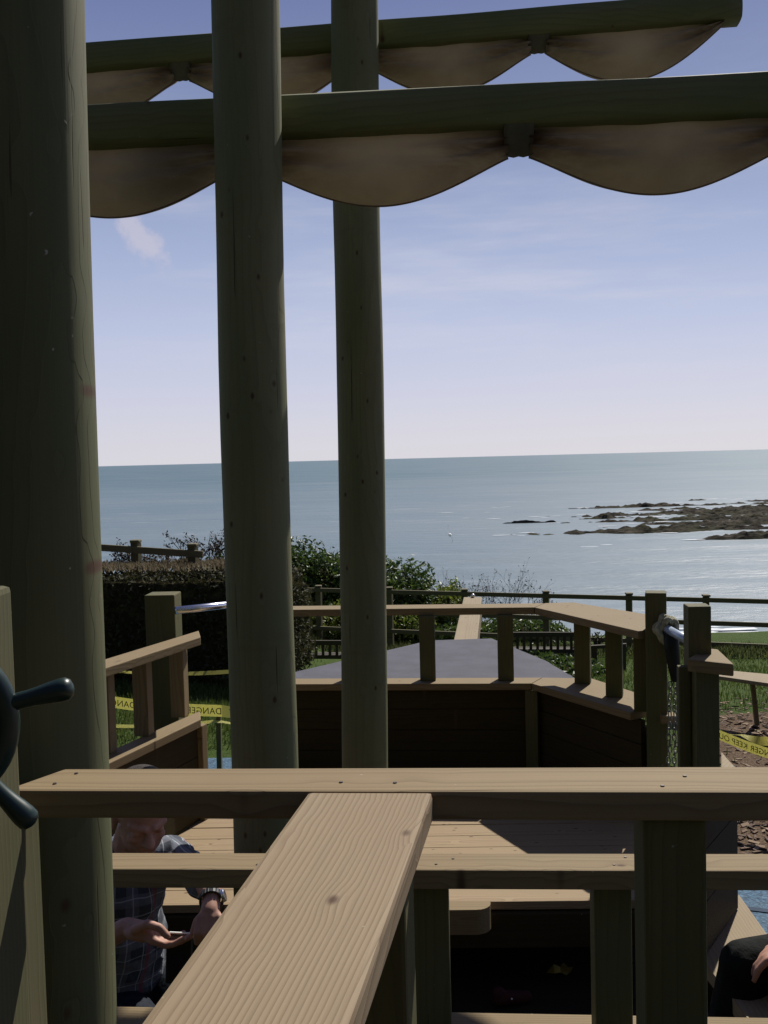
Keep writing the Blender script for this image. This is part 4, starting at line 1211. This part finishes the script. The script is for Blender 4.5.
def reefmat():
    m, nt, b, out = newmat('weedy_reef_rock'); g = N(nt)
    tc = g.n('ShaderNodeTexCoord').outputs['Object']
    n1 = g.noise(g.mapping(tc, (.25, .25, 1)), 1, 6, .65); n2 = g.noise(tc, .09, 3, .5)
    c = g.ramp(n1, [(.3, (.014, .012, .010)), (.5, (.036, .031, .023)), (.72, (.10, .085, .062))])
    c = g.mix(g.smooth(n2, .45, .65, 0, .6), c, (.045, .048, .022))
    g.l(c, b.inputs['Base Color']); b.inputs['Roughness'].default_value = .9; b.inputs['Specular IOR Level'].default_value = .05
    g.bump(n1, .8, .8, b); return m
REEF = reefmat(); SURF = []
def reef(name, label, ells, nx, ny, box, seed, hmax=1.3, kind='structure'):
    bm = bmesh.new(); x0, x1, y0, y1 = box; g_ = []
    for j in range(ny+1):
        row = []
        for i in range(nx+1):
            x = x0+(x1-x0)*i/nx; y = y0+(y1-y0)*j/ny
            m_ = max(1-math.hypot((x-cx-(y-cy)*sk)/rx, (y-cy)/ry) for cx, cy, rx, ry, sk in ells)
            n_ = noise.fractal(Vector((x*.07+seed, y*.11, 0)), .8, 2.1, 6)
            h = max(m_, -.3)*2.1+n_*.95-.05
            fine = noise.fractal(Vector((x*.45, y*.45, seed)), .7, 2, 4)*.5
            z = SEA-.35+min(hmax, max(-.5, h*.75))+(.25+.55*min(1, max(0, h)))*fine*1.5
            row.append(bm.verts.new((x, y, z)))
            if -.16 < h < .05 and random.random() < .035: SURF.append((x, y))
        g_.append(row)
    for j in range(ny):
        for i in range(nx):
            q = (g_[j][i], g_[j][i+1], g_[j+1][i+1], g_[j+1][i])
            if max(v.co.z for v in q) > SEA-.3: bm.faces.new(q)
    bmesh.ops.delete(bm, geom=[v for v in bm.verts if not v.link_faces], context='VERTS')
    tag(finish(bm, name, REEF, None, I4), kind=kind)
reef('reef', '', [(125, 222, 75, 36, .2), (158, 235, 80, 60, 0), (92, 225, 46, 11, .25), (60, 203, 28, 3.5, .3), (50, 176, 26, 4.5, .5), (74, 190, 30, 8, .6), (30, 206, 8, .35, .4), (63, 158, 15, 2.5, .3), (66, 256, 22, 3, 0), (47, 214, 8, 2, .2)], 360, 250, (15, 240, 148, 292), 2.3, 1.1)
# foam where the swell reaches the foot of the cliff
bm = bmesh.new(); random.seed(3)
for i in range(260):
    x = random.uniform(15, 60); y = 74+random.gauss(0, 2.2)-.05*x
    r0 = random.uniform(.2, 1.1)
    vs = [bm.verts.new((x+math.cos(a)*r0*2.4*random.uniform(.7, 1.2), y+math.sin(a)*r0*.5*random.uniform(.7, 1.2), SEA+.25+random.random()*.05)) for a in [2*math.pi*k/9 for k in range(9)]]
    bm.faces.new(vs)
for x, y in SURF:
    r0 = random.uniform(.15, .6)
    vs = [bm.verts.new((x+math.cos(a)*r0*3.2*random.uniform(.6, 1.3), y+math.sin(a)*r0*.9*random.uniform(.6, 1.2), SEA+.10)) for a in [2*math.pi*k/8 for k in range(8)]]
    bm.faces.new(vs)
tag(finish(bm, 'foam', simple('sea_foam', (.75, .78, .8), .9, var=.05), None, I4), kind='stuff')

# ================================================================= light and sky
SUN_EL, SUN_AZ = R(47), R(28)          # azimuth measured from +Y towards +X
sd = Vector((math.sin(SUN_AZ)*math.cos(SUN_EL), math.cos(SUN_AZ)*math.cos(SUN_EL), math.sin(SUN_EL)))
L = bpy.data.lights.new('sun', 'SUN'); L.energy = 5.0; L.angle = R(.5); L.color = (1, .945, .87)
lo = bpy.data.objects.new('sun', L); C.objects.link(lo); lo.rotation_euler = (-sd).to_track_quat('-Z', 'Y').to_euler(); lo.location = sd*50
w = bpy.data.worlds.new('World'); scene.world = w; w.use_nodes = True; nt = w.node_tree; nt.nodes.clear(); g = N(nt)
sky = g.n('ShaderNodeTexSky', sky_type='NISHITA'); sky.sun_disc = False; sky.sun_elevation = SUN_EL; sky.sun_rotation = SUN_AZ
sky.air_density = 1.0; sky.dust_density = .9; sky.ozone_density = 1.0
geo = g.n('ShaderNodeTexCoord').outputs['Generated']
sep = g.n('ShaderNodeSeparateXYZ'); g.l(geo, sep.inputs[0])
az = g.math('ARCTAN2', sep.outputs[0], sep.outputs[1]); el = g.math('ARCSINE', sep.outputs[2])
cv = g.n('ShaderNodeCombineXYZ'); g.l(az, cv.inputs[0]); g.l(el, cv.inputs[1])
def K(*c): return tuple(x/.06 for x in c)
rampc = g.ramp(g.math('DIVIDE', el, 1.5), [(0, K(.63, .625, .69)), (.04, K(.55, .555, .69)), (.085, K(.45, .49, .665)), (.13, K(.345, .40, .59)), (.195, K(.22, .27, .45)), (.30, K(.115, .145, .315)), (.45, K(.065, .08, .19)), (1, K(.05, .065, .14))])
dotn = g.n('ShaderNodeVectorMath', operation='DOT_PRODUCT'); g.l(geo, dotn.inputs[0]); dotn.inputs[1].default_value = tuple(sd)
scat = g.smooth(dotn.outputs['Value'], -.20, .50, .32, 1.06)   # the sky away from the sun is darker
rampc = g.mix(1.0, rampc, scat, 'MULTIPLY')
tinted = g.mix(.85, sky.outputs[0], rampc)
# faint high cloud: long wisps, and one small bright tuft
wn = g.noise(g.mapping(cv.outputs[0], (2.2, 16, 1), (1.3, .4, 0)), 1.0, 6, .62)
wisp = g.math('MULTIPLY', g.smooth(wn, .44, .74), g.math('MULTIPLY', g.smooth(el, .02, .10), g.smooth(el, .42, .16)))
cc = K(.60, .60, .68)
col = g.mix(g.math('MULTIPLY', wisp, .48), tinted, cc)
# tuft near the left, at a fixed bearing
tv = ray(140, 236).normalized(); taz, tel = math.atan2(tv.x, tv.y), math.asin(tv.z)
dx = g.math('SUBTRACT', az, taz); dy = g.math('SUBTRACT', el, tel)
sh = g.math('ADD', dx, g.math('MULTIPLY', dy, .65))
dd = g.math('SQRT', g.math('ADD', g.math('POWER', g.math('MULTIPLY', sh, 52), 2), g.math('POWER', g.math('MULTIPLY', dy, 33), 2)))
tn = g.noise(g.mapping(cv.outputs[0], (60, 60, 1)), 1.0, 5, .65)
tf = g.smooth(g.math('ADD', dd, g.math('MULTIPLY', g.math('SUBTRACT', tn, .5), 1.8)), 1.15, .35)
col = g.mix(g.math('MULTIPLY', tf, .6), col, K(.55, .52, .60))
bg = g.n('ShaderNodeBackground'); g.l(col, bg.inputs[0]); bg.inputs[1].default_value = .06
wo = g.n('ShaderNodeOutputWorld'); g.l(bg.outputs[0], wo.inputs[0])
vs = scene.view_settings; vs.view_transform = 'Standard'; vs.look = 'None'; vs.exposure = .15; vs.gamma = 1; vs.use_curve_mapping = False
scene.cycles.max_bounces = 8; scene.cycles.diffuse_bounces = 3
scene.cycles.use_denoising = True
